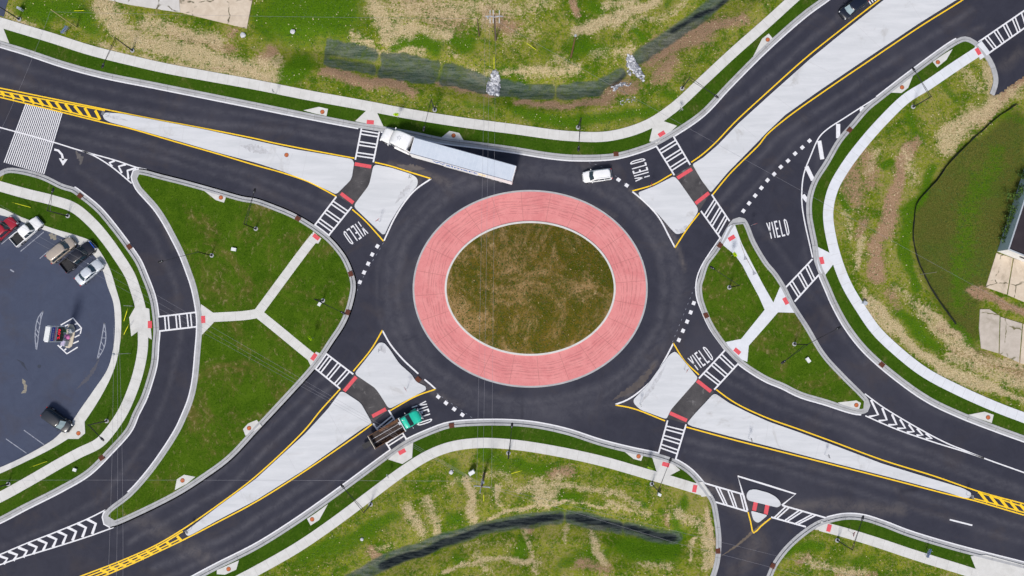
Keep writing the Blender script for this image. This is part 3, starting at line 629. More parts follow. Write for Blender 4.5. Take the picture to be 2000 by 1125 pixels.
# old concrete slab at the top, two tones with joints
slab('concrete_pad', '206 -70 345 -70 352 24 340 23 250 9 200 -3', .10, CONC_OLDW, 'greyish old concrete pad at the top edge', 'pad')
slab('concrete_pad', '345.6 -70 505 -70 493 0 482 56 420 41 352.6 24.5', .10, CONC_OLD, 'tan old concrete pad at the top edge', 'pad')
slab('concrete_pad', '1946 494 1978 504 1966 575 1925 561', .06, CONC_OLD, 'cracked tan slab beside the white building wall', 'pad')
slab('concrete_pad', '1980 505 2060 531 2052 612 1968 576', .062, CONC_OLD, 'cracked tan slab below the white building wall', 'pad')
slab('concrete_pad', '1914 604 1932 604 1952 617 1950 690 1916 680 1912 640', .06, CONC_OLDR, 'cracked slab at the right edge beside the field', 'pad')
slab('concrete_pad', '1954 619 1996 632 1990 708 1952 691', .062, CONC_OLDR, 'middle cracked slab at the right edge', 'pad')
slab('concrete_pad', '1998 633 2080 655 2080 735 1992 709', .06, CONC_OLD, 'outer cracked slab at the right edge', 'pad')
# parking lot
struct(sheet('parking_lot', [LOT_IN + far((-900, 900), (-900, 420))], .05, ASPH_LOT, -.2), 'bluish grey asphalt parking lot on the left', 'parking lot')
struct(sheet('kerb', [LOT_OUT+LOT_IN[::-1]], .12, CONC_WALK, -.2), 'wide pale kerb curving round the parking lot', 'kerb')

# roundabout apron and centre
def ering(a, b_, n=160): return [Vector((EC.x+a*math.cos(2*math.pi*i/n), EC.y+b_*math.sin(2*math.pi*i/n))) for i in range(n)]
def apron_mat():
    m, nt, b = newmat('pink_concrete', .8, 0, .3); g = N(nt); co = g.coord('Object')
    s = g.n('ShaderNodeSeparateXYZ'); g.l(co, s.inputs[0])
    dx = g.math('SUBTRACT', s.outputs[0], EC.x); dy = g.math('SUBTRACT', s.outputs[1], EC.y)
    n1 = g.noise(co, .35, 5, .7, .5); n2 = g.noise(co, 8, 3, .7); n3 = g.noise(co, .9, 4, .7)
    c = g.mix(g.ramp(g.math('ADD', g.math('MULTIPLY', n1, .6), g.math('MULTIPLY', n2, .4)), .35, .65), (.60, .195, .195), (.70, .275, .265))
    # tyre arcs
    rr = g.math('SQRT', g.math('ADD', g.math('POWER', g.math('MULTIPLY', dx, 1/EA), 2), g.math('POWER', g.math('MULTIPLY', dy, 1/EB), 2)))
    rr2 = g.math('ADD', rr, g.math('MULTIPLY', g.math('SUBTRACT', g.noise(co, .07, 2), .5), .22))
    for cen, wd, st in ((.78, .008, .4), (.80, .006, .55), (.83, .012, .45), (.855, .004, .5), (.875, .005, .6), (.905, .012, .4), (.94, .006, .45)):
        d = g.math('ABSOLUTE', g.math('SUBTRACT', rr2, cen))
        k = g.math('MULTIPLY', g.math('SUBTRACT', 1.0, g.ramp(d, 0, wd)), g.math('MULTIPLY', g.ramp(n3, .35, .6), st))
        c = g.mix(k, c, (.30, .10, .10))
    c = g.mix(g.math('MULTIPLY', g.ramp(n3, .62, .8), .35), c, (.45, .16, .15))
    g.l(c, b.inputs['Base Color']); g.bump(n2, .2, .01, b); return m
APR = apron_mat(); E1 = ering(EA, EB); E1b = ering(EA-.28, EB-.28); ia = 167*M; ib = 131.7*M; E2 = ering(ia, ib); E2b = ering(ia-.3, ib-.3)
struct(sheet('kerb', [E1, E1b], .07, CONC_KERB, -.05), 'grey mountable kerb round the pink apron', 'kerb')
struct(sheet('apron', [ering(EA-.28, EB-.28), E2], .085, APR, -.05), 'pink coloured concrete truck apron of the roundabout', 'apron')
struct(sheet('kerb', [E2, E2b], .22, CONC_WALK, 0), 'pale kerb round the central grass island', 'kerb')
jb = B()
for k in range(24):
    a = 2*math.pi*(k+.3)/24; c_, s_ = math.cos(a), math.sin(a)
    p = Vector((EC.x+(EA-.3)*c_, EC.y+(EB-.3)*s_)); q2 = Vector((EC.x+(ia+.03)*c_, EC.y+(ib+.03)*s_)); n_ = (q2-p).normalized(); n_ = Vector((-n_.y, n_.x))*.022
    jb.add([(v.x, v.y, .09) for v in (p+n_, q2+n_, q2-n_, p-n_)], [(0, 1, 2, 3)])
struct(jb.build('apron_joint', mottled('apron_joint_filler', (.33, .12, .11), (.40, .16, .15), 2, .9)), 'thin joints crossing the pink apron', 'joint')
jb = B(); ribbon(jb, ering((EA+ia)/2, (EB+ib)/2), .02, -.02, .0905, True)
struct(jb.build('apron_joint', mottled('apron_ring_filler', (.40, .15, .14), (.46, .19, .18), 2, .9)), 'thin ring joint along the middle of the pink apron', 'joint')
b = B(); rings = []; nR = 26
for k in range(nR+1):
    t = 1-k/nR; z = .20+1.0*(1-t*t)**1.2
    rings.append([(p.x, p.y, z+(random.random()-.5)*.05*(1 if 0 < k else 0)) for p in ering((ia-.28)*max(t, .004), (ib-.28)*max(t, .004), 120)])
b.loft(rings, caps=False)
struct(b.build('centre_mound', LAWN_C, None, True), 'mown olive brown grass mound in the middle of the roundabout', 'grass')

def centre_tufts():
    rnd = random.Random(21); b = B()
    for _ in range(7000):
        t = math.sqrt(rnd.random())*.98; a = rnd.uniform(0, 6.283); x, y = EC.x+(ia-.3)*t*math.cos(a), EC.y+(ib-.3)*t*math.sin(a); z = .20+1.0*(1-t*t)**1.2; s_ = rnd.uniform(.05, .15); th = rnd.uniform(0, 3.14); ca, sa = math.cos(th)*s_, math.sin(th)*s_
        b.add([(x-ca, y-sa, z-.03), (x+sa*.6, y-ca*.6, z+.02), (x+ca, y+sa, z+rnd.uniform(.04, .14)), (x-sa*.6, y+ca*.6, z+.05)], [(0, 1, 2, 3)], rnd.choices((0, 1, 2), weights=(3, 2.2, .12))[0])
    tag(b.build('dry_grass', [mottled('grass_clump_green', (.035, .06, .006), (.06, .09, .01), 2, .9), mottled('grass_clump_brown', (.10, .075, .02), (.15, .105, .035), 2, .9), mottled('grass_clump_straw', (.28, .20, .09), (.38, .29, .15), 2, .9)]), 'dry grass clumps over the central mound', 'grass', None, 'stuff')
centre_tufts()
# splitter islands
ISLW = .5
def isl(s, label, r=.5, z=.15): return rslab('traffic_island', s, z, CONC_ISL, label, 'traffic island', r)
isl('201 224 207 220 237 222 300 234 400 253 500 275 577 292 650 304 688 311 692 318 687 350 675 362 657 380 645 374 600 353 550 334 500 318 425 298 350 276 300 262 250 248 215 239 204 233', 'long tapering white concrete island on the north west leg', .7)
isl('730 321 765 328 805 341 816 349 816 362 800 380 782 402 762 435 752 457 747 458 690 403 721 362 725 345', 'white concrete splitter island below the semi truck cab', .7)
isl('1786 -45 1722 3 1655 56 1580 117 1505 184 1441 242 1401 284 1373 308 1352 321 1370 352 1388 376 1421 337 1481 276 1496 260 1533 225 1596 180 1696 112 1796 45 1876 -5 1935 -45', 'broad white concrete median on the north east leg', .3)
isl('1316 344 1325 353 1365 410 1355 427 1335 452 1327 457 1320 457 1310 447 1287 420 1250 385 1246 376 1275 365', 'white concrete splitter island beside the north east crosswalk', .7)
isl('1395 767 1422 786 1460 805 1500 823 1560 844 1622 867 1722 905 1820 935 1880 953 1896 962 1895 971 1885 973 1848 961 1750 935 1600 897 1500 871 1425 852 1350 832 1341 827 1355 810', 'long tapering white concrete island on the south east leg', .6)
isl('1318 686 1325 692 1362 737 1360 743 1310 800 1302 817 1297 817 1250 800 1238 788 1237 780 1262 755 1287 720 1308 692', 'white concrete splitter island beside the south east crosswalk', .6)
isl('740 669 750 669 760 680 780 710 805 732 812 745 832 755 832 762 760 799 740 767 732 757 692 730 712 705', 'white concrete splitter island above the green truck', .6)
isl('666 764 675 767 705 787 722 817 727 826 708 837 600 914 500 977 425 1016 380 1041 368 1047 362 1042 366 1035 425 990 500 935 596 847 641 798', 'long tapering white concrete island on the south west leg', .6)
isl('1460 977 1457 967 1462 957 1474 955 1500 962 1515 970 1523 979 1525 986 1518 991', 'small rounded white island piece of the side road', .5)
isl('1466 997 1499 1006 1482 1020 1477 1020 1471 1015', 'smallest rounded white island piece of the side road', .35)
slab('refuge', '693 318 728 321 724 345 721 362 690 403 658 381 676 362 687 350', .008, ASPH_CUT, 'stained asphalt refuge between the north west islands', 'refuge')
slab('refuge', '1316 344 1352 322 1370 352 1388 377 1366 411', .008, ASPH_CUT, 'stained asphalt refuge between the north east islands', 'refuge')
slab('refuge', '1362 738 1395 766 1355 810 1341 828 1303 817 1311 800', .008, ASPH_CUT, 'stained asphalt refuge between the south east islands', 'refuge')
slab('refuge', '692 731 666 763 676 768 705 787 727 826 760 800 740 767 732 757', .008, ASPH_CUT, 'stained asphalt refuge between the south west islands', 'refuge')
# median joints
jb = B()
def jline(a, b_, z=.155, w_=.018):
    p, q2 = P(*a).xy, P(*b_).xy; n_ = (q2-p).normalized(); n_ = Vector((-n_.y, n_.x))*w_
    jb.add([(v.x, v.y, z) for v in (p+n_, p-n_, q2-n_, q2+n_)], [(0, 1, 2, 3)])
for a, b_ in (((1669, 46), (1720, 95)), ((1578, 120), (1636, 150)), ((1508, 184), (1548, 214)), ((1445, 242), (1480, 273)), ((1760, -20), (1800, 40)), ((360, 248), (356, 276)), ((470, 272), (466, 306)), ((600, 300), (590, 346)), ((530, 285), (552, 318)), ((552, 318), (564, 322)), ((564, 322), (572, 300)),
             ((1500, 825), (1494, 868)), ((1600, 862), (1592, 893)), ((1700, 900), (1692, 918)), ((1800, 932), (1795, 945)), ((640, 802), (672, 858)), ((560, 884), (580, 922)), ((470, 958), (480, 985))): jline(a, b_)
struct(jb.build('island_joint', mottled('island_joint_filler', (.46, .46, .48), (.52, .52, .54), 2, .9)), 'fine joints across the white traffic islands', 'joint')

# ------------------------------------------------------------------ paint on the road
def line(b, pts, wd=.2, z=.006, m=0): ribbon(b, pts, wd/2, -wd/2, z, False, None, m)
def mark(build, name, mat, label, cat='marking'): struct(build.build(name, mat), label, cat)
def wl(name, edge_parts, label, mat=WHITE, wd=.20, z=.006, cat='road line'):
    b = B()
    for p in edge_parts: line(b, p, wd, z)
    struct(b.build(name, mat), label, cat)
wl('edge_line', [offs(between(EDGE_N, (-700, 20), (700, 250)), -.1), offs(between(EDGE_N, (744, 257), (1281, 285)), -.1), offs(between(EDGE_N, (1317, 265), (2000, -200)), -.1)], 'white edge line along the north kerb')
wl('edge_line', [offs(between(EDGE_W, (145, 366), (308, 618)), .1), offs(between(EDGE_W, (310, 648), (-60, 1045)), .1)], 'white edge line along the western slip lane')
wl('edge_line', [offs(between(EDGE_E, (1868, 76), (1712, 190)), -.1), offs(between(EDGE_E, (1601, 540), (2100, 900)), -.1)], 'white edge line along the east kerb')
wl('edge_line', [offs(between(EDGE_S, (300, 1168), (762, 880)), .1), offs(between(EDGE_S, (795, 859), (1284, 885)), .1), offs(between(EDGE_S, (1321, 898), (1374, 943)), .1)], 'white edge line along the south kerb')
wl('edge_line', [offs(between(EDGE_G, (1615, 1011), (2100, 1128)), .1)], 'white edge line at the south east corner')
wl('edge_line', [offs(between_loop(ISL_W, (271, 331), (614, 440)), .1), offs(between_loop(ISL_W, (645, 464), (637, 690)), .1), offs(between_loop(ISL_W, (615, 720), (218, 1029)), .1), offs(between_loop(ISL_W, (250, 962), (206, 997)), .1)], 'white edge line round the western triangular island')
wl('edge_line', [crv('1407 464 1397 478 1382 500 1370 520 1362 540 1359 560 1361 582 1370 607 1385 640 1416 684'), offs(between_loop(ISL_E, (1442, 710), (1417, 684)), .1) if False else offs(between(ISL_E, (1442, 710), (1682, 809)), -.1)], 'white edge line round the eastern triangular island')
wl('edge_line', [crv('1711 191 1650 230 1615 253 1600 268 1583 305 1570 340 1566 375 1567 405 1573 440 1582 480 1587 503')], 'white line of the hatched strip on the eastern slip lane')
b = B()
for a, c in (((1684, 209), (1683, 218)), ((1637, 242), (1637, 270)), ((1600, 275), (1606, 311)), ((1575, 325), (1588, 352)), ((1568, 381), (1577, 393))): line(b, [P(*a).xy, P(*c).xy], .66, .009)
mark(b, 'hatching', WHITE, 'thick white bars on the eastern slip lane')
# yellow lines round islands
def yl(label, *ss, wd=.20): wl('yellow_line', [crv(s) for s in ss], label, YEL, wd, .006, 'road line')
yl('yellow lines beside the long north west island', '-120 148 0 172 205 213.5 300 232.5 400 251 500 271 532 278.5 600 292 692 309', '-120 155 0 178 205 216', '-120 158 0 184 195 234', '-120 164 0 190 50 202 124 220 207 240.5 250 250 350 279 425 300.5 500 323 550 337 600 354 632 370 657 384')
yl('yellow lines of the splitter island below the semi truck', '732 317 762 324 800 336 842 349', '688 409 712 430 735 455 749 471')
yl('yellow lines along the broad north east median', '1772 -42 1717 0 1650 52 1575 112 1500 179 1437 237 1397 279 1370 303 1350 317', '1940 -42 1880 0 1800 50 1700 117 1600 185 1537 230 1496 265 1485 280 1425 340 1392 380')
yl('yellow lines of the north east splitter island', '1235 373 1275 361 1312 340', '1366 416 1345 443 1318 484')
yl('yellow lines along the south east island', '1399 761 1422 778 1445 792 1500 817 1562 839 1625 862 1725 899 1825 930 1912 960 2000 984 2120 1016', '1910 962 1926 966 2000 990 2120 1022', '1340 834 1425 857 1500 876 1600 901 1750 939 1850 965 1900 977 2000 1006 2120 1040', '1899 973 1930 981 2000 1001 2120 1034')
yl('yellow lines of the south east splitter island', '1315 670 1337 705 1365 732', '1202 791 1237 798 1299 822')
yl('yellow lines of the splitter island above the green truck', '747 645 725 682 690 725', '851 760 812 774 762 802')
yl('yellow lines along the south west island', '665 759 625 803 595 840 500 930 425 987 355 1035 300 1067 237 1095 172 1120 120 1140', '357 1038 303 1070 239 1099 186 1120 120 1145', '727 828 710 841 600 917 500 980 425 1020 357 1055 300 1082 250 1105 215 1120 140 1150', '352 1052 298 1078 248 1101 203 1119 140 1144')
yl('yellow point of the side road island', '1461 1000 1466 1019 1472 1041 1486 1028 1505 1012')
b = B()
for t, u in (((744, 862), (782, 935)), ((662, 843), (706, 918)), ((582, 828), (640, 900)), ((510, 812), (558, 880)), ((435, 797), (482, 862)), ((365, 782), (410, 845)), ((296, 768), (340, 828)), ((228, 755), (268, 812)), ((155, 742), (192, 792)), ((82, 728), (112, 772)), ((10, 714), (36, 752))):
    line(b, [P(t[0]/4, t[1]/4).xy, P(u[0]/4, u[1]/4).xy], .42, .009)
mark(b, 'hatching', YEL, 'yellow hatching in the upper left of the road')
b = B()
for t, u in (((1392, 832), (1420, 868)), ((1305, 873), (1335, 905)), ((1225, 912), (1262, 942)), ((1150, 950), (1190, 973)), ((1075, 985), (1125, 1005)), ((1005, 1015), (1055, 1035)), ((930, 1048), (985, 1063)), ((860, 1075), (920, 1092)), ((790, 1098), (850, 1115))):
    line(b, [P(t[0]/4-2, t[1]/4+839).xy, P(u[0]/4, u[1]/4+840).xy], .42, .009)
mark(b, 'hatching', YEL, 'yellow hatching in the lower left of the road')
b = B()
for k in range(9):
    x = 1914+k*19.5; y = 961.5+k*5.6; line(b, [P(x, y+1).xy, P(x+15, y+20-k*.2).xy], .42, .009)
mark(b, 'hatching', YEL, 'yellow hatching in the lower right of the road')
# white tips of splitter islands
wl('island_tip_line', [crv('842 349 812 370 790 395 770 427 750 470')], 'white curve closing the splitter island below the semi truck', WHITE, .24)
wl('island_tip_line', [crv('1235 374 1262 397 1287 425 1307 462 1318 483')], 'white curve closing the north east splitter island', WHITE, .24)
wl('island_tip_line', [crv('1315 671 1297 705 1275 740 1250 764 1225 781 1202 790')], 'white curve closing the south east splitter island', WHITE, .24)
wl('island_tip_line', [crv('747 646 762 672 787 702 817 730'), crv('829 741 840 750 851 760')], 'white curve closing the splitter island above the green truck', WHITE, .24)
wl('island_tip_line', [pp('1460 997 1451 965 1441 930 1500 948 1554 965 1527 987')], 'white triangle round the small side road island', WHITE, .28)
# chevrons
wl('gore_line', [crv('112 280 160 295 225 313 267 327 286 331'), crv('160 294 185 305 217 325 257 358')], 'white gore lines at the start of the western slip lane')
wl('gore_line', [crv('206 996 172 1013 112 1038 50 1062 0 1083 -80 1112'), crv('222 1030 175 1047 100 1071 37 1090 0 1103 -80 1128')], 'white gore lines at the end of the western slip lane')
wl('gore_line', [crv('1689 769 1720 792 1750 811 1800 840 1850 866 1885 880 1922 895 2000 923 2110 963'), crv('1690 812 1750 838 1825 864 1880 881 1922 895')], 'white gore lines at the start of the eastern slip lane')
def chev(label, items, wd=.42):
    b = B()
    for a, t, c in items: line(b, [P(*a).xy, P(*t).xy, P(*c).xy], wd, .009)
    mark(b, 'chevron_hatching', WHITE, label)
chev('small white chevrons at the nose of the western island', [((224, 314), (214, 318), (219, 325)), ((246, 321), (232, 325), (238, 338)), ((266, 328), (249, 333), (251, 350))], .34)
ch = []
for k in range(12):
    x = 170-k*19.2; ch.append(((x, 1014+ (170-x)*.412), (x+17, 1023+(170-x)*.395), (x+10, 1043+(170-x)*.34)))
chev('row of white chevrons in the bottom left of the road', ch, .42)
chev('row of white chevrons at the south east gore', [((1701, 781), (1715, 810), (1697, 814)), ((1723, 797), (1732, 820), (1716, 822)), ((1742, 809), (1751, 829), (1735, 830)), ((1758, 819), (1768, 836), (1752, 837)), ((1775, 829), (1785, 843), (1771, 844)), ((1791, 837), (1802, 850), (1790, 850)), ((1808, 846), (1820, 857), (1808, 856))], .34)
# crosswalks
def cross(label, A0, A1, B0, B1, pairs, wd=.25, gap=.55, mat=WHITE):
    """two rails A0-A1 and B0-B1 with pairs of bars across"""
    b = B(); a0, a1, b0, b1 = (P(*q).xy for q in (A0, A1, B0, B1))
    line(b, [a0, a1], wd, .010); line(b, [b0, b1], wd, .010)
    L = (a1-a0).length
    for t in pairs:
        for s in (-1, 1):
            u = t+s*gap/2/L; p, q2 = a0.lerp(a1, u), b0.lerp(b1, u); d = (q2-p).normalized()*.12
            line(b, [p+d, q2-d], .22, .013)
    struct(b.build('crosswalk', mat), label, 'crosswalk')
cross('crosswalk under the nose of the semi truck', (706, 251), (694, 312), (741, 257), (729, 317), (.12, .47, .82))
cross('crosswalk beside the yield marking on the north west entry', (657, 384), (614, 441), (687, 404), (641, 461), (.20, .50, .80))
cross('crosswalk beside the yield marking near the white suv', (1281, 284), (1317, 342), (1314, 264), (1348, 322), (.22, .52, .80))
cross('crosswalk leading down to the eastern island tip', (1369, 412), (1407, 465), (1390, 380), (1425, 432), (.22, .52, .82))
cross('crosswalk on the eastern slip lane', (1587, 506), (1534, 562), (1600, 536), (1552, 589), (.22, .50, .80))
cross('crosswalk in the top right corner', (1911, 82), (2060, -20), (1931, 104), (2060, 13), (.10, .22, .34, .46, .58, .72))
cross('crosswalk between eastern island and south east splitter', (1416, 684), (1365, 739), (1442, 710), (1395, 761), (.18, .48, .78))
cross('crosswalk below the south east splitter island', (1304, 821), (1286, 886), (1340, 829), (1319, 899), (.22, .50, .77))
cross('crosswalk between western island and south west splitter', (636, 690), (690, 731), (615, 719), (664, 759), (.18, .50, .82))
cross('crosswalk partly under the green truck', (759, 801), (795, 860), (729, 827), (763, 879), (.24, .52, .80))
cross('crosswalk on the western slip lane', (307, 619), (382, 610), (309, 647), (385, 638), (.24, .53, .82))
cross('left half of the side road crosswalk', (1374, 943), (1453, 966), (1396, 980), (1460, 999), (.34, .64, .95))
cross('right half of the side road crosswalk', (1528, 987), (1615, 1012), (1506, 1010), (1574, 1029), (.12, .42, .72))
# give way squares
def squares(label, pts, size=.58):
    b = B()
    for i, q2 in enumerate(pts):
        a = P(*pts[max(i-1, 0)]).xy; c = P(*pts[min(i+1, len(pts)-1)]).xy; d = (c-a).normalized()*size/2*1.05; n_ = Vector((-d.y, d.x)).normalized()*size/2*.95; p = P(*q2).xy
        b.add([(v.x, v.y, .006) for v in (p-d-n_, p+d-n_, p+d+n_, p-d+n_)], [(0, 1, 2, 3)])
    mark(b, 'yield_squares', WHITE, label)
squares('white entry squares at the north west yield', [(737, 481), (727, 497), (719, 515), (711, 532), (703, 551)])
squares('two white entry squares beside the white suv', [(1208, 351), (1224, 362)])
squares('white squares across the north east exit', [(1452, 412), (1463, 397), (1475, 382), (1487, 367), (1499, 352), (1512, 340), (1525, 326), (1539, 314), (1553, 300), (1567, 288), (1581, 275)])
squares('white entry squares at the south east yield', [(1355, 592), (1349, 610), (1342, 628), (1334, 646), (1326, 664)])
squares('white entry squares at the south west yield', [(856, 775), (871, 787), (887, 799), (903, 810)])
# thin dotted layout marks between the squares
b = B()
for s in ('749 474 700 560 697 575', '1222 360 1180 328 1135 313', '1357 560 1312 672', '853 768 928 820'):
    q2 = crv(s, False, .3)
    for i in range(0, len(q2)-1, 3): line(b, [q2[i], q2[i+1]], .05, .005)
mark(b, 'layout_dots', WHITE_OLD, 'fine dotted layout line between the entry squares')
# YIELD words
GL = {'Y': [[(-.12, 1), (.5, .42)], [(1.12, 1), (.5, .42), (.5, 0)]], 'I': [[(.5, 0), (.5, 1)]], 'E': [[(1, 1), (.0, 1), (.0, 0), (1, 0)], [(0, .53), (.8, .53)]],
      'L': [[(0, 1), (0, 0), (1, 0)]], 'D': [[(0, 0), (0, 1), (.55, 1), (.9, .9), (1, .7), (1, .3), (.9, .1), (.55, 0), (0, 0)]]}
def word(cx, cy, right, up, wpx, hpx, label, txt='YIELD'):
    c = P(cx, cy).xy; r = Vector((right[0], -right[1])).normalized(); u = Vector((up[0], -up[1])).normalized()
    W, Hh = wpx*M, hpx*M; wid = {'I': .35}; tot = sum(wid.get(k, 1.0) for k in txt)+.42*(len(txt)-1); un = W/tot; x = -W/2; b = B()
    for k in txt:
        cw = wid.get(k, 1.0)*un; inset_ = .10
        for st in GL[k]:
            pts = [c+r*(x+(inset_ if k != 'I' else 0)+sx*(cw-(2*inset_ if k != 'I' else 0)))+u*((sy-.5)*(Hh-.2)) for sx, sy in st]
            for p, q2 in zip(pts[:-1], pts[1:]):
                d = (q2-p).normalized(); horiz = abs(d.dot(r)) > .9
                e = .0 if k == 'D' else (.09 if horiz else .1)
                line(b, [p-d*e, q2+d*e], .27 if horiz else .165, .008 if horiz else .0075)
        x += cw+.42*un
    struct(b.build('yield_marking', WHITE), label, 'lettering')
word(694, 455, (-.82, .57), (.57, .82), 41, 30, 'YIELD lettering on the north west entry, painted towards the roundabout')
word(1250, 331, (-.27, -.96), (-.96, .27), 41, 30, 'YIELD lettering to the right of the white suv')
word(1520, 447, (.97, -.2), (-.2, -.97), 41, 32, 'YIELD lettering on the eastern slip lane')
word(1369, 700, (.82, -.57), (-.57, -.82), 42, 30, 'YIELD lettering on the south east entry')
word(824, 808, (.31, .95), (.95, -.31), 42, 30, 'YIELD lettering partly under the green truck')
# arrow, rumble stripes, dashes
b = B(); line(b, crv('106 292 114 294 121 302 123.5 313'), .34, .006); b.add([(*P(*q2).xy, .006) for q2 in ((132, 311), (115, 309), (123, 323.5))], [(0, 1, 2)])
mark(b, 'turn_arrow', WHITE, 'white curved turn arrow below the striped zone')
b = B(); TL, TR, BR, BL = P(50, 202).xy, P(124, 220).xy, P(88, 341).xy, P(7, 317).xy
for k in range(21): t = (k+.3)/21; line(b, [TL.lerp(TR, t), BL.lerp(BR, t)], .17, .005)
mark(b, 'rumble_stripes', WHITE, 'block of narrow white stripes across the north west approach')
wl('lane_line', [pp('-60 231 0 249 60 265 112 280')], 'white lane line running through the striped zone')
wl('lane_dash', [pp('1855 1015 1899 1026')], 'single white dash in the lower right lane', WHITE, .24)
b = B()
for k in range(5): line(b, [P(1697+k*4.6, 2-k*3.2).xy, P(1701+k*4.6, 8-k*3.2).xy], .2, .006)
mark(b, 'road_bars', WHITE, 'short white bars behind the black suv at the top edge')
b = B()
for a, c in (((3, 477), (30, 454)), ((40.5, 491), (86, 453)), ((78, 505), (95, 490)), ((12, 857), (52, 885)), ((47, 840), (87, 869)), ((-20, 465), (-4, 452))): line(b, [P(*a).xy, P(*c).xy], .13, .056)
mark(b, 'bay_line', WHITE_OLD, 'worn white bay lines in the parking lot')
def lens(label, L, Rr, n):
    b = B(); l, r = crv(L), crv(Rr); line(b, l, .16, .056); line(b, r, .16, .056)
    for k in range(1, n): t = k/n; p = l[int(t*(len(l)-1))]; q2 = r[int(min(1, t+.06)*(len(r)-1))]; line(b, [p, q2], .13, .058)
    mark(b, 'lot_hatching', WHITE_OLD, label)
lens('worn lens shaped hatching left of the price sign', '85 607 75 620 70 640 69 660 71 682', '85 607 81 620 77 642 75 660 72 683', 6)
lens('worn lens shaped hatching right of the price sign', '204 630 199 660 190 702', '204 630 207 650 206 670 201 685 190 702', 7)
b = B()
for s in ('119 635 143 621 159.5 641 157 652', '113 674 131 691 152 678'): line(b, pp(s), .2, .056)
for a, c in (((146, 634), (152, 631)), ((147, 648), (158, 642)), ((146, 659), (156, 654)), ((143, 671), (154, 666)), ((126, 684), (130, 681)), ((118, 678), (121, 675)), ((127, 637), (134, 634))): line(b, [P(*a).xy, P(*c).xy], .2, .057)
mark(b, 'lot_hatching', WHITE, 'white hatching round the price sign island')
slab('sign_island', '137 633 143 634 147 641 147 650 144 664 141 676 136 680 130 679 126 674 130 660 132 640', .16, concrete_mat('beige_concrete', (.50, .44, .34), (.58, .52, .42)), 'beige kerbed island under the price sign', 'island', True)
# stains and repairs on the road
STAIN = mottled('dried_mud', (.13, .12, .12), (.085, .08, .08), 1.5, .9, 0, 0, 6)
def stain(label, s, mat=STAIN, wd=.6, z=.004):
    b = B(); q2 = crv(s, False, .25); L, Rr = [], []
    for i, p in enumerate(q2): k = wd*(.35+.65*random.random())*math.sin(math.pi*(i+.5)/len(q2)); L.append(k)
    nn = normals(q2); v = [(p.x+n_.x*k, p.y+n_.y*k, z) for p, n_, k in zip(q2, nn, L)]+[(p.x-n_.x*k*.8, p.y-n_.y*k*.8, z) for p, n_, k in zip(q2, nn, L[::-1])]; n_ = len(q2)
    b.add(v, [(n_+i, n_+i+1, i+1, i) for i in range(n_-1)]); mark(b, 'road_stain', mat, label, 'stain')
stain('pale dried mud trail on the western slip lane', '148 294 153 304 158 312 156 322', wd=.7)
stain('brownish mud streak below the south east splitter island', '1196 782 1225 765 1252 748 1281 708', mottled('brown_dust', (.10, .085, .08), (.075, .065, .065), 1, .9), .9)
stain('brown sealed trench line across the side road mouth', '1406 1088 1440 1065 1470 1040 1508 1012 1540 1000', mottled('trench_fill', (.15, .12, .095), (.11, .09, .07), 2, .9), .38)
stain('dusty patch below the semi trailer', '775 322 800 328 830 330', mottled('grey_dust', (.12, .105, .10), (.09, .08, .08), 1, .9), .8)

SMUDGE = mottled('concrete_grime', (.40, .40, .41), (.56, .57, .60), 2.2, .9, 0, 0, 12)
stain('grey smudge on the splitter island below the semi truck', '772 398 785 382 800 366 806 352', SMUDGE, .75, .154)
stain('grey smudge at the tip of the island above the green truck', '742 676 748 682 752 690', SMUDGE, .6, .154)
stain('grey tyre grime along the south east splitter edge', '1250 790 1262 772 1285 740 1300 712', SMUDGE, .5, .154)
stain('grey grime at the tip of the north east splitter', '1318 448 1330 452 1342 440', SMUDGE, .5, .154)
stain('pale patch on the long north west island', '470 285 500 292 530 300', SMUDGE, .9, .154)
stain('grime on the left tip of the long north west island', '206 228 225 230 250 236', SMUDGE, .35, .154)
TANP = mottled('tan_debris', (.30, .27, .20), (.18, .17, .16), 4, .9, 0, 0, 14)
stain('tan debris patch in the lower parking lot', '44 740 48 750 50 762 42 768', TANP, .55, .055)
stain('dark skid mark in the parking lot', '33 702 42 708 54 724', mottled('dark_oil', (.03, .035, .055), (.04, .05, .075), 3, .8), .3, .055)
stain('dark oil spot in the parking lot', '74 714 77 716 80 717', mottled('oil_spot', (.03, .035, .055), (.04, .05, .075), 3, .8), .45, .055)
stain('brown dirt patch by the bay lines', '96 458 103 462 110 468', TANP, .8, .055)
stain('white paint splash in the parking lot', '20 527 24 529 28 531', WHITE_OLD, .25, .055)
stain('faint worn arc in the lower lot', '150 760 175 735 195 700', mottled('worn_lot', (.09, .09, .11), (.07, .075, .10), 2, .9), .5, .055)
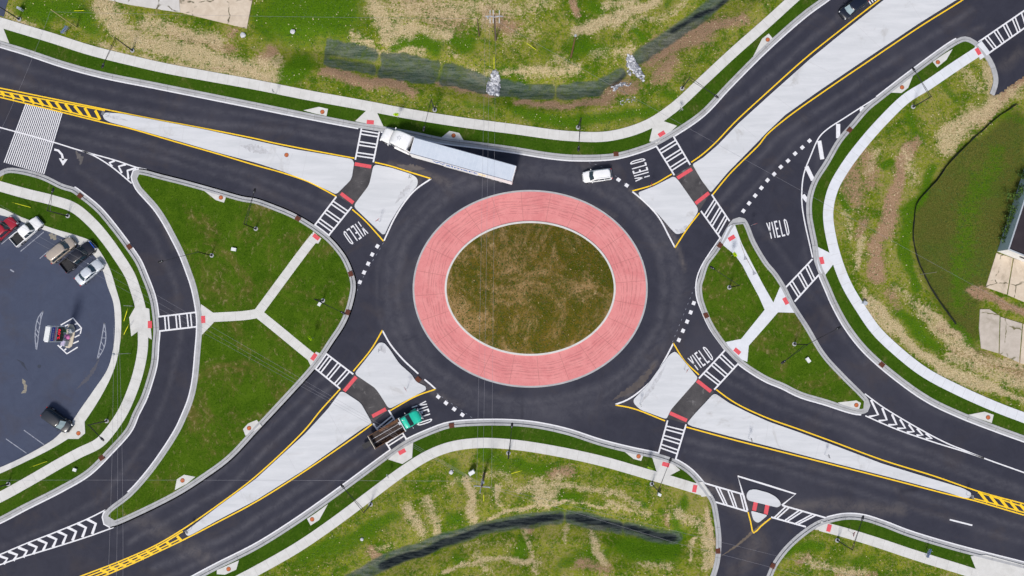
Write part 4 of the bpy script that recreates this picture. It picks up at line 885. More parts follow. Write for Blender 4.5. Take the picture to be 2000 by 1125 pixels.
# ------------------------------------------------------------------ street furniture
def lamp(base, heads, label, z=6.3, foot=True, mat=BLACK):
    p = P(*base); e = empty('street_lamp', (p.x, p.y, .1))
    if foot:
        b = B(); b.tube((0, 0, -.2), (0, 0, .06), .36, .34, 20); b.build('footing', CONC_KERB, e)
    b = B(); b.tube((0, 0, .0), (0, 0, .5), .17, .13, 12); b.tube((0, 0, .5), (0, 0, z), .10, .065, 12); b.tube((0, 0, z), (0, 0, z+.08), .08, .03, 10)
    b.build('pole', mat, e)
    for h in heads:
        q2 = P(*h, z+.3)-Vector((p.x, p.y, .1)); d = Vector((q2.x, q2.y, 0)).normalized(); sd_ = Vector((-d.y, d.x, 0))
        arm = B(); tip = Vector((q2.x, q2.y, z+.22))-d*.35
        arm.tube(Vector((0, 0, z-.05))+sd_*.03, tip, .045, .03, 6); arm.tube(Vector((0, 0, z-.75))-sd_*.10, tip-Vector((0, 0, .05)), .04, .025, 6)
        for t in (.35, .6): arm.tube(Vector((0, 0, z-.05)).lerp(tip, t), Vector((0, 0, z-.75)).lerp(tip, t), .018, .018, 5)
        arm.build('arm', mat, e)
        hb = B(); c0 = Vector((q2.x, q2.y, z+.2)); rg = []
        for s, hw, hh in ((-.45, .06, .05), (-.3, .15, .09), (0, .20, .11), (.3, .17, .09), (.45, .08, .04)):
            rg.append([c0+d*s+sd_*hw*math.cos(a)+Vector((0, 0, hh*math.sin(a))) for a in [2*math.pi*k/10 for k in range(10)]])
        hb.loft(rg); hd = hb.build('lamp_head', mat, e, True)
        lb = B(); lb.box(tuple(c0+Vector((0, 0, -.10))), (.3, .3, .03), math.atan2(d.y, d.x)); lb.build('lens', GREYB, hd); lb = B(); lb.box(tuple(c0-d*.2+Vector((0, 0, .12))), (.08, .08, .06), 0); lb.build('photocell', GREYB, hd)
    return tag(e, label, 'street lamp', 'black street lamps along the roads')
lamp((259, 99), [(201, 128)], 'black street lamp reaching over the upper left sidewalk')
lamp((38, 38), [(-18, 48)], 'black street lamp in the top left corner, arm cut off')
lamp((849, 215), [(828, 251)], 'black street lamp whose head hangs above the semi truck')
lamp((1129, 249), [(1130, 290)], 'black street lamp standing above the white suv')
lamp((1332, 173), [(1399, 188)], 'black street lamp reaching over the north east kerb')
lamp((1783, 209), [(1785, 136)], 'black street lamp between the two top right manhole pads')
lamp((133, 422), [(103, 372)], 'black street lamp above the parked pickups')
lamp((500, 447), [(497, 373)], 'black street lamp on the western island with its arm pointing up')
lamp((414, 499), [(314, 511)], 'black street lamp reaching left over the western slip lane')
lamp((631, 587), [(670, 611)], 'black street lamp at the western island kerb beside a white box')
lamp((1424, 561.5), [(1391, 523)], 'black street lamp on the eastern island with its arm to the upper left')
lamp((1551, 672), [(1637, 641), (1530, 707)], 'black street lamp with two arms on the eastern island')
lamp((209, 822), [(199, 857)], 'black street lamp beside the parking lot manhole')
lamp((17, 945), [(-20, 962)], 'black street lamp at the lower left picture edge')
lamp((724, 985), [(669, 950)], 'black street lamp reaching over the kerb below the green truck')
lamp((993, 885), [(1000, 831)], 'black street lamp with a straight upward arm below the roundabout')
lamp((1273, 945), [(1309, 899)], 'black street lamp beside the southern crosswalk')
lamp((1635, 1055), [(1685, 1012)], 'black street lamp at the south east corner')

def tube_poly(b, pts, r, n=5, m=0):
    for p, q2 in zip(pts[:-1], pts[1:]): b.tube(p, q2, r, r, n, m)
def pole(base, z, label, mat=WOOD, arm=None, r=.17, cat='utility pole'):
    p = P(*base); e = empty('utility_pole', (p.x, p.y, 0)); b = B(); b.tube((0, 0, -.5), (0, 0, z), r, r*.65, 12); b.build('shaft', mat, e)
    if arm == 'N':
        for s in (-1, 1):
            b = B(); tube_poly(b, [Vector((0, -.1, z-.5)), Vector((s*.7, -.05, z-.25)), Vector((s*1.3, 0, z-.55))], .09, 6); b.build('crossarm', GALV, e)
        for x in (-.62, -.15, .75):
            for y in (.55, -.75):
                b = B(); b.tube((x, 0, z-.3), (x, y, z-.2), .03); b.tube((x, y*.6, z-.22), (x, y*1.5, z-.25), .06, .06, 8); b.build('insulator', WPLAS, e)
        b = B(); b.tube((-.95, -.2, z-.75), (-.95, -.2, z-.1), .13, .13, 10); b.build('cutout', GREYB, e)
    if arm == 'S':
        b = B(); b.tube((-1.15, 0.12, z-.2), (1.2, -.12, z-.2), .075, .075, 6); b.build('crossarm', GALV, e)
        b = B(); b.tube((0, .9, z-1.2), (-.25, -.9, z+.0), .07, .07, 6); b.build('brace_arm', GALV, e)
        for x, y in ((-1.1, .1), (1.1, -.1), (-.25, -.9)):
            b = B(); b.tube((x, y, z-.2), (x, y, z+.15), .08, .05, 8); b.build('insulator', WPLAS, e)
        b = B(); b.box((0.12, .28, z-2.2), (.35, .3, .6)); b.build('pole_box', GREYB, e)
    if arm == 'cap':
        b = B(); b.tube((0, 0, z), (0, 0, z+.25), .22, .12, 10); b.build('cap', GREYB, e)
    return tag(e, label, cat)
pole((968, 78), 11.2, 'dark wooden pole with grey crossarms and white insulators near the top edge', WOOD, 'N')
pole((946, 925), 12.0, 'dark wooden pole with a cross shaped top below the roundabout', WOOD, 'S', .2)
pole((936, 70), 8.0, 'slim bare wooden pole left of the crossarm pole', WOOD, None, .11)
pole((1115, 112), 10.5, 'brown wooden pole with a pale cap above the ditch', mottled('brown_wood', (.15, .07, .04), (.2, .1, .06), 3, .9), 'cap', .13)
pole((150, 54), 8.0, 'pale yellowish wooden pole in the upper left field', WOODY, None, .12)
pole((256, 690), 6.2, 'thin grey pole on the lawn right of the parking lot', GALV, 'cap', .05, 'pole')
pole((260, 598), 3.4, 'short thin pale pole beside the west sidewalk', GALV, None, .05, 'pole')
pole((1797, 536), 5.5, 'thin weathered post leaning beside the silt fence', mottled('grey_wood', (.22, .21, .18), (.3, .28, .24), 3, .9), None, .05, 'pole')

WIREM = mottled('bare_wire', (.22, .22, .25), (.3, .3, .34), 1, .5, .3)
def wire(pts, label, sag=.5, r=.014):
    P3 = [P(*q2) for q2 in pts]; b = B(); out = []
    for p, q2 in zip(P3[:-1], P3[1:]):
        for k in range(12): t = k/12; v = p.lerp(q2, t); v.z -= sag*4*t*(1-t); out.append(v)
    out.append(P3[-1]); tube_poly(b, out, r, 4); tag(b.build('power_line', WIREM), label, 'power line', 'overhead wires')
wire([(948, 26, 11), (931, 948, 11.8)], 'overhead wire over the centre island, leftmost of three')
wire([(957, 24, 11), (943, 950, 11.8)], 'overhead wire over the centre island, middle of three')
wire([(968, 26, 11), (960, 952, 11.8)], 'overhead wire over the centre island, rightmost of three')
wire([(943, 946, 11.5), (-60, 366, 10)], 'diagonal overhead wire over the parked cars, upper of three')
wire([(942, 947, 11), (-60, 386, 9)], 'diagonal overhead wire over the parked cars, middle of three')
wire([(941, 948, 10.4), (-60, 402, 8.4)], 'diagonal overhead wire over the parked cars, lower of three')
wire([(940, 940, 9.5), (-60, 938, 8.5)], 'overhead wire running level across the lower left')
wire([(222, 640, 8), (209, 1180, 8)], 'overhead wire crossing the slip lane end, leftmost of three')
wire([(228, 640, 8), (226, 1180, 8)], 'overhead wire crossing the slip lane end, middle of three')
wire([(232, 640, 8), (240, 1180, 8)], 'overhead wire crossing the slip lane end, rightmost of three')
wire([(968, 40, 10.5), (2080, 655, 9)], 'long overhead wire slanting over the eastern slip lane')
wire([(944, 950, 10.8), (1325, 1062, 9.5), (1720, 1165, 9)], 'overhead wire over the side road, lower of two')
wire([(946, 948, 10.8), (1310, 1035, 9.5), (1720, 1138, 9)], 'overhead wire over the side road, upper of two')
wire([(98, 23, 7.9), (931, 36, 7.8)], 'overhead wire along the top edge of the photo')
wire([(98, 23, 7.8), (-20, 300, 7.5)], 'faint overhead wire crossing the upper left road')

def guard(a, b_, label, z0=.2, z1=1.6):
    p, q2 = P(*a, z0), P(*b_, z1); b = B(); b.tube(p, q2, .05, .05, 8); b.tube(q2, q2+(q2-p).normalized()*.5, .012, .012, 5)
    tag(b.build('wire_guard', YGUARD), label, 'wire guard', 'yellow guy wire guards')
guard((145, 21), (163, 20.5), 'yellow guy wire guard in the upper left grass')
guard((965, 134), (965, 112), 'yellow guy wire guard above the tall rock pile')
guard((1047, 97), (1029, 84.5), 'yellow guy wire guard right of the crossarm pole')
guard((60, 405), (30, 397), 'yellow guy wire guard above the red pickup')
guard((242, 627), (248, 607), 'upper yellow guy wire guard on the lawn beside the parking lot')
guard((242, 653), (250, 637), 'lower yellow guy wire guard on the lawn beside the parking lot')
guard((92, 901), (65, 910.5), 'yellow guy wire guard on the lower left lawn')
guard((945, 979), (945, 967), 'yellow guy wire guard below the cross topped pole')
guard((999, 925), (1016, 920), 'yellow guy wire guard right of the cross topped pole')

# manhole pads and lids
def manhole(c, pad, label, z=.145, r=.30):
    if pad: slab('manhole_pad', pad, .140, CONC_WALK, 'concrete pad around the '+label, 'pad')
    p = P(*c); e = empty('manhole', (p.x, p.y, z)); b = B(); b.tube((0, 0, -.02), (0, 0, .012), r+.06, r+.05, 24); b.build('frame', RUSTB, e)
    b = B(); b.tube((0, 0, 0), (0, 0, .024), r, r*.98, 24); b.tube((0, 0, .024), (0, 0, .034), r*.55, r*.5, 16); b.build('lid', RUSTO, e)
    tag(e, label, 'manhole', 'rusty round manholes')
manhole((630, 219), '593 216 623 209 641 213 638 227 615 222', 'rusty manhole on the pad left of the semi truck crosswalk')
manhole((886, 265), '862 269 878 256 897 260 906 275', 'rusty manhole in the shade behind the semi trailer')
manhole((560, 303), None, 'rusty manhole set in the long north west island', .153)
manhole((432, 386), '397 371 443 382 438 396 422 391', 'rusty manhole on the top edge of the western island')
manhole((487, 836), '475 838 485 827 502 820 512 832 480 851', 'rusty manhole on the lower right edge of the western island')
manhole((357, 938), '342 957 346 936 360 927 382 931 365 945', 'rusty manhole on the lower edge of the western island')
manhole((154, 846), '134 857 154 857 167 846 166 824 150 845', 'rusty manhole beside the parking lot kerb')
manhole((447, 1111), '424 1113 467 1094 462 1112 440 1122 424 1121', 'rusty manhole at the bottom edge of the photo')
manhole((610, 1014), '600 1013 607 1026 624 1015 641 984 618 1001', 'rusty manhole between two lamps on the south west verge')
manhole((1247, 891), '1211 875 1237 896 1252 900 1257 887 1234 881', 'rusty manhole left of the southern crosswalk')
manhole((1499, 78), '1470 112 1488 76 1501 66 1509 76 1490 96', 'rusty manhole on the north east verge')
manhole((1831, 122), '1860 96 1848 117 1830 132 1821 121 1843 106', 'rusty manhole nearest the top right corner')
manhole((1761, 171), '1783 147 1773 172 1760 182 1736 181 1758 164', 'rusty manhole left of the top right lamp')
manhole((1672, 791), '1636 786 1672 782 1681 787 1677 800 1650 795', 'rusty manhole in the lower tip of the eastern island')
manhole((1929, 815), '1890 810 1922 804 1940 810 1936 826 1912 818', 'rusty manhole on the verge at the lower right edge')
def grate(c, ang, label, z=.155):
    p = P(*c); e = empty('drain_grate', (p.x, p.y, 0), R(-ang)); b = B(); b.box((0, 0, z/2), (.82, .72, z+.01)); b.build('frame', RUSTB, e)
    b = B()
    for k in range(6): b.box((-.32+k*.128, 0, z+.012), (.05, .62, .02))
    b.build('bars', RUSTO if False else mottled('dark_iron', (.09, .03, .02), (.14, .05, .03), 4, .8, .3), e)
    tag(e, label, 'drain', 'rusty drain grates on the gutters')
grate((157, 383), 40, 'drain grate on the upper part of the western slip lane kerb')
grate((253, 482), 55, 'drain grate on the western slip lane kerb beside the curve')
grate((582, 427), 30, 'drain grate left of the north west yield crosswalk')
grate((685, 535), 70, 'drain grate on the right edge of the western island')
grate((679, 610), 110, 'drain grate at the lamp head on the western island')
grate((817, 741), 45, 'drain grate on the splitter island above the green truck')
grate((882, 831), -10, 'drain grate below the south west yield squares')
grate((1203, 301), -3, 'drain grate on the kerb above the white suv')
grate((1406, 479), -55, 'drain grate at the upper tip of the eastern island')
grate((1659, 254), -50, 'drain grate beside the hatched eastern slip lane')
grate((1379, 616), 65, 'drain grate on the left edge of the eastern island')
grate((1722, 712), 40, 'drain grate on the lower eastern slip lane kerb')
grate((199, 894), -35, 'drain grate on the lower part of the western slip lane kerb')
grate((1402, 1076), 85, 'drain grate on the kerb left of the side road')
grate((1509, 1105), -65, 'drain grate on the kerb right of the side road')
def tactile(c, ang, label, L=14, W=8, z=.15):
    p = P(*c); e = B(); lx, wy = L*M, W*M; e.box((0, 0, 0), (lx, wy, .02), 0)
    nx_ = max(3, int(lx/.16)); ny_ = max(2, int(wy/.16))
    for i in range(nx_):
        for j in range(ny_):
            x = (i+.5)/nx_*lx-lx/2; y = (j+.5)/ny_*wy-wy/2; e.box((x, y, .014), (.05, .05, .01), 0, 0, .6)
    o = e.build('tactile_panel', RED); o.location = (p.x, p.y, z); o.rotation_euler = (0, 0, R(-ang)); tag(o, label, 'tactile paving', 'red tactile panels at the crossings')
tactile((723.5, 239), 5, 'red tactile panel on the ramp above the semi cab')
tactile((1292, 262), -32, 'red tactile panel on the ramp at the north east corner')
tactile((1909.5, 101), 60, 'pinkish tactile panel in the top right corner')
tactile((1604.5, 509), 78, 'red tactile panel right of the eastern slip lane crosswalk')
tactile((1534, 588), 62, 'red tactile panel left of the eastern slip lane crosswalk')
tactile((1439.5, 686), 40, 'red tactile panel at the lower left of the eastern island')
tactile((1428.5, 465), -30, 'red tactile panel at the upper tip of the eastern island')
tactile((618, 463), 38, 'red tactile panel below the north west yield crosswalk')
tactile((613.5, 697), -55, 'red tactile panel above the south west exit crosswalk')
tactile((397.5, 624), 86, 'red tactile panel right of the western slip lane crosswalk')
tactile((293.5, 634), 88, 'red tactile panel left of the western slip lane crosswalk')
tactile((785.5, 882), -28, 'faded red tactile panel behind the green truck')
tactile((1300, 907), 15, 'red tactile panel under the southern lamp head')
tactile((1356.5, 954), -78, 'red tactile panel at the left end of the side road crosswalk')
tactile((1618.5, 1031), -75, 'red tactile panel at the right end of the side road crosswalk')
tactile((709, 323), 10, 'wide red tactile strip beside the semi truck', 33, 7, .016)
tactile((678, 387), 37, 'wide red tactile strip at the north west yield', 31, 7, .016)
tactile((684, 750), -50, 'wide red tactile strip below the south west exit', 36, 7, .016)
tactile((740.5, 806), -28, 'wide red tactile strip above the green truck', 30, 7, .016)
tactile((1337, 339), -32, 'wide red tactile strip right of the white suv lane', 34, 7, .016)
tactile((1371.5, 387), -38, 'wide red tactile strip above the eastern island tip', 34, 7, .016)
tactile((1375, 754), 38, 'wide red tactile strip at the south east yield', 34, 7, .016)
tactile((1325, 814), 24, 'wide red tactile strip above the southern crosswalk', 36, 7, .016)
tactile((1474.5, 988.5), -78, 'left red tactile strip between the small island pieces', 18, 8, .016)
tactile((1497, 995.5), -78, 'right red tactile strip between the small island pieces', 18, 8, .016)

# signs
def face_to(p, tgt): d = (tgt-p); return math.atan2(d.y, d.x)
def ped_sign(c, ang, label):
    p = P(*c); e = empty('crossing_sign', (p.x, p.y, .12), R(ang)); b = B(); b.tube((0, 0, 0), (0, 0, 2.9), .03, .03, 8); b.build('post', GALV, e)
    for k in (-1, 1):                                   # two plates back to back, slightly leaned
        b = B(); x = .05*k; s = .5
        b.add([(x, 0, 2.9+s), (x, s, 2.9), (x, 0, 2.9-s), (x, -s, 2.9), (x+.02*k, 0, 2.9+s), (x+.02*k, s, 2.9), (x+.02*k, 0, 2.9-s), (x+.02*k, -s, 2.9)], [(0, 1, 2, 3), (7, 6, 5, 4), (0, 4, 5, 1), (1, 5, 6, 2), (2, 6, 7, 3), (3, 7, 4, 0)]); pl = b.build('diamond_plate', NEON, e)
        b = B(); b.box((x+.028*k, .0, 2.98), (.006, .12, .3)); b.box((x+.028*k, .0, 3.2), (.006, .1, .1)); b.box((x+.028*k, .08, 2.75), (.006, .06, .28)); b.box((x+.028*k, -.08, 2.75), (.006, .06, .28)); b.build('symbol', BLACK, pl)
        b = B(); b.box((x, 0, 2.12), (.02, .6, .32)); b.build('arrow_plate', NEON, e)
    tag(e, label, 'crossing sign', 'neon yellow pedestrian crossing signs')
ped_sign((778, 232), 90+8, 'neon yellow crossing sign on the verge above the semi cab')
ped_sign((613, 660), 35, 'neon yellow crossing sign on the western island')
ped_sign((1427, 500), 30, 'neon yellow crossing sign near the upper tip of the eastern island')
ped_sign((1264, 909), 70, 'neon yellow crossing sign left of the southern crosswalk')
RSIGN = mottled('red_sign_sheet', (.6, .03, .03), (.5, .02, .02), 3, .5); SIGNB = mottled('aluminium_back', (.42, .43, .46), (.5, .51, .54), 3, .4, .5)
def yield_sign(c, ang, label, back=True):
    p = P(*c); e = empty('yield_sign', (p.x, p.y, .15), R(ang)); b = B(); b.tube((0, 0, 0), (0, 0, 2.5), .028, .028, 8); b.build('post', GALV, e)
    for x, sc, m, nm in ((.04, .45, RSIGN, 'plate'), (.055, .24, WPLAS, 'inner_triangle')):
        b = B(); v = [(x, -sc, 2.4+sc*.5), (x, sc, 2.4+sc*.5), (x, 0, 2.4-sc)]; b.add(v+[(q2[0]-.01, q2[1], q2[2]) for q2 in v], [(0, 2, 1), (3, 4, 5), (0, 1, 4, 3), (1, 2, 5, 4), (2, 0, 3, 5)])
        b.build(nm, m, e)
    tag(e, label, 'yield sign', 'yield signs on thin posts')
def post_sign(c, ang, label, w_=.6, h_=.75, mat=WPLAS, z=1.9):
    p = P(*c); e = empty('road_sign', (p.x, p.y, .15), R(ang)); b = B(); b.tube((0, 0, 0), (0, 0, z+h_/2), .028, .028, 8); b.build('post', GALV, e)
    b = B(); b.box((.04, 0, z), (.015, w_, h_)); b.build('plate', mat, e); b = B(); b.box((.026, 0, z), (.01, w_*.96, h_*.96)); b.build('plate_back', SIGNB, e)
    tag(e, label, 'road sign', 'grey backed road signs on thin posts')
yield_sign((1268, 366), 20, 'yield sign on the splitter island near the white suv')
yield_sign((742, 434), 130, 'yield sign in the lower tip of the splitter island below the semi')
yield_sign((796, 758), -150, 'yield sign on the splitter island above the green truck')
yield_sign((1336, 722), -30, 'yield sign on the south east splitter island')
yield_sign((1466, 441), -70, 'yield sign at the nose of the eastern island')
yield_sign((1656, 1036), 160, 'small red and white yield sign on the south east sidewalk')
post_sign((802, 349), -20, 'road sign at the right end of the splitter island below the semi')
post_sign((744, 684), 170, 'road sign at the top of the splitter island above the green truck')
post_sign((1249, 789), 190, 'road sign at the left end of the south east splitter island')
post_sign((213, 227), 165, 'road sign on the left tip of the long north west island', .6, .75)
post_sign((1326, 219), 45, 'road sign on the verge above the north east crosswalk')
post_sign((540, 184), 190, 'road sign on the verge left of the first manhole pad')
post_sign((1886, 966), 15, 'road sign on the right tip of the long south east island')
post_sign((1610, 888), 15, 'road sign in the middle of the long south east island')
post_sign((1461, 856), 15, 'road sign near the wide end of the long south east island')
post_sign((374, 1033), 215, 'road sign on the left tip of the long south west island')
post_sign((760, 926), 30, 'thin road sign on the verge below the green truck')
BLUS = mottled('blue_sign_sheet', (.10, .18, .45), (.14, .24, .55), 3, .5)
def yard_sign(c, ang, label):
    p = P(*c); e = empty('yard_sign', (p.x, p.y, .03), R(ang))
    b = B()
    for y in (-.55, .55): b.tube((0, y, 0), (0, y, 1.9), .035)
    b.build('posts', GALV, e)
    for k, (z, ww, m) in enumerate(((1.65, 1.4, BLUS), (1.15, 1.4, WPLAS), (.75, 1.0, BLUS))):
        b = B(); b.box((.25-.12*k, .12*(k-1), z), (.04, ww, .42)); pn = b.build('panel', m, e)
        b = B()
        for j in range(5): b.box((.25-.12*k+.024, .12*(k-1)-ww*.36+j*ww*.18, z), (.006, ww*.07, .2))
        b.build('lettering', WPLAS if m == BLUS else BLUS, pn)
    tag(e, label, 'sign', 'blue and white signs beside the sidewalks')
yard_sign((133, 62), -35, 'blue and white sign on the upper left field')
yard_sign((1808, 1078), 160, 'blue and white sign beside the bottom right sidewalk')
# fallen sign plates on the path
def lying(c, ang, label):
    p = P(*c); e = empty('lying_sign', (p.x, p.y, .155), R(ang)); b = B(); b.add([(0, .55, 0), (-.32, -.3, 0), (.32, -.3, 0), (0, .55, .03), (-.32, -.3, .03), (.32, -.3, .03)], [(0, 1, 2)[::-1], (3, 4, 5), (0, 3, 4, 1)[::-1], (1, 4, 5, 2)[::-1], (2, 5, 3, 0)[::-1]]); b.build('plate', SIGNB, e)
    b = B(); b.tube((0, .5, .03), (-.25, 2.7, .03), .03, .03, 6); b.build('post', mottled('thin_brown_post', (.2, .15, .11), (.25, .2, .15), 3, .8), e); tag(e, label, 'lying sign')
lying((1455, 504), 12, 'grey triangular plate with a thin post on the path below the neon sign')
lying((1472, 533), 22, 'grey triangular plate with a thin post lower down the eastern path')

# utility boxes
def ubox(c, sz, ang, label, mat=WPLAS, z=.12):
    p = P(*c); e = empty('utility_box', (p.x, p.y, z), R(ang)); b = B(); b.box((0, 0, sz[2]/2), sz); b.build('cabinet', mat, e, False, .03)
    b = B(); b.box((0, 0, sz[2]+.02), (sz[0]*1.04, sz[1]*1.04, .04)); b.build('lid', mat, e); b = B(); b.box((sz[0]/2+.01, 0, sz[2]*.6), (.02, .06, .12)); b.build('handle', PLASD, e)
    tag(e, label, 'utility box', 'small utility boxes on the grass')
ubox((458, 487.5), (.75, .5, .35), -10, 'small white utility box in the upper part of the western island')
ubox((625, 594), (.62, .45, .3), 60, 'small white utility box beside the lamp footing on the western island')
ubox((1577, 703), (.8, .5, .35), -55, 'small white utility box on the eastern island')
ubox((1687, 592), (.6, .5, .6), -30, 'small grey utility box beside the eastern sidewalk', GREYB)
ubox((148, 917), (.55, .45, .3), -20, 'small white utility box on the lower left verge')
ubox((922, 921), (.9, .55, 1.3), 30, 'pale grey upright utility box near the cross topped pole', WPLAS)
ubox((1286, 964), (.5, .4, 1.0), -25, 'pale utility box below the southern lamp', WPLAS)
ubox((43, 20), (.75, .35, .8), -25, 'grey utility box in the top left corner', GREYB)
def boulder(c, r, label, mat):
    p = P(*c); b = B(); rg = []
    for k in range(6):
        a = math.pi*k/5; rg.append([(math.sin(a)*math.cos(t)*r*(.8+.4*random.random()), math.sin(a)*math.sin(t)*r*(.8+.4*random.random()), r*.5*math.cos(a)) for t in [2*math.pi*j/9 for j in range(9)]])
    b.loft(rg[::-1]); o = b.build('boulder', mat); o.location = (p.x, p.y, .12); tag(o, label, 'boulder', 'pale rocks on the grass')
PALE = mottled('pale_rock', (.45, .45, .47), (.62, .62, .64), 3, .9, 0, .3)
boulder((475, 69), .45, 'pale grey rock below the corner of the tan pad', PALE)
boulder((572, 62), .4, 'pale grey rock in the green field left of the ditch', PALE)
boulder((881, 922), .35, 'pale rock on the grass left of the grey utility box', PALE)
boulder((707, 1053), .28, 'small white rock above the lower ditch', PALE)

# rock piles in the ditches
def riprap(name, poly, n, label, zc=-.9, rad=(.12, .3), kind='stuff'):
    a = [float(x) for x in poly.split()]; pl = list(zip(a[::2], a[1::2])); xs_ = [q2[0] for q2 in pl]; ys_ = [q2[1] for q2 in pl]; b = B(); cnt = 0; rnd = random.Random(5)
    while cnt < n:
        x, y = rnd.uniform(min(xs_), max(xs_)), rnd.uniform(min(ys_), max(ys_))
        if not pip(np.array([x]), np.array([y]), pl)[0]: continue
        p = P(x, y); ix = np.abs(np.array(xs)-p.x).argmin(); iy = np.abs(np.array(ys)-p.y).argmin(); zz = Z[iy, ix]; r = rnd.uniform(*rad)
        v = []
        for (X, Y, Q) in ((1, 0, 0), (-1, 0, 0), (0, 1, 0), (0, -1, 0), (0, 0, 1), (0, 0, -1), (.6, .6, .5), (-.6, .6, .5), (.6, -.6, .5), (-.6, -.6, .5)):
            s = r*rnd.uniform(.7, 1.15); v.append((p.x+X*s, p.y+Y*s, zz+r*.35+Q*s*.7))
        bm = bmesh.new(); [bm.verts.new(q2) for q2 in v]; h = bmesh.ops.convex_hull(bm, input=bm.verts); bm.verts.index_update()
        b.add([tuple(q2.co) for q2 in bm.verts], [tuple(w2.index for w2 in f.verts) for f in bm.faces], rnd.randint(0, 2)); bm.free(); cnt += 1
    return tag(b.build(name, [mottled('grey_rock', (.16, .17, .20), (.26, .27, .30), 3, .9), mottled('light_rock', (.50, .51, .55), (.66, .67, .70), 3, .9), mottled('mid_rock', (.30, .31, .34), (.42, .43, .46), 3, .9)]), label, 'rock pile', None, kind)
riprap('rock_pile', '967 134 974 142 976 160 974 184 966 183 951 182 950 165 957 148', 330, 'tall pile of grey rocks across the northern ditch')
riprap('rock_pile', '1226 104 1238 108 1258 145 1258 160 1246 148 1232 130 1225 116', 230, 'slanting pile of grey rocks in the ditch bend')
riprap('rock_rubble', '1224 118 1230 122 1236 146 1229 146', 34, 'thin line of pale rubble beside the slanting rock pile', rad=(.08, .2))
riprap('rock_rubble', '1195 165 1215 158 1234 160 1233 167 1212 166 1200 178', 60, 'pale rubble below the slanting rock pile', rad=(.08, .2))
riprap('rock_rubble', '1204 198 1240 190 1246 197 1215 205', 26, 'scattered pale rubble at the end of the ditch', rad=(.06, .16))

# silt fence
def silt():
    q2 = crv('1985 205 1950 228 1915 258 1892 280 1870 302 1845 329 1826 356 1802 381 1788 402 1785 424 1782 450 1785 480 1792 510 1803 533 1817 562 1835 590 1850 610 1866 633', False, .8)
    p0 = q2[0]; e = empty('silt_fence', (p0.x, p0.y, 0)); b = B(); rnd = random.Random(2); q2 = [p-p0 for p in q2]; nn = normals(q2); top = []; n = len(q2)
    v = []
    for p, n_ in zip(q2, nn):
        k = rnd.uniform(-.25, .1); v.append((p.x, p.y, -.3)); v.append((p.x+n_.x*k, p.y+n_.y*k, .55+rnd.uniform(-.2, .1)))
    for p, n_ in zip(q2, nn): k = .03; v.append((p.x-n_.x*k, p.y-n_.y*k, -.3)); v.append((p.x-n_.x*k, p.y-n_.y*k, .5))
    f = [(2*i, 2*i+2, 2*i+3, 2*i+1) for i in range(n-1)]+[(2*n+2*i, 2*n+2*i+1, 2*n+2*i+3, 2*n+2*i+2) for i in range(n-1)]+[(2*i+1, 2*i+3, 2*n+2*i+3, 2*n+2*i+1) for i in range(n-1)]
    b.add(v, f); b.build('fabric', mottled('black_fabric', (.010, .014, .012), (.022, .028, .024), 3, .9), e)
    for i in range(0, n, 3):
        s = B(); p = q2[i]; s.box((p.x, p.y, .35), (.05, .05, 1.1)); s.build('stake', WOOD, e)
    tag(e, 'black wavy silt fence curving down the eastern field', 'silt fence')
silt()

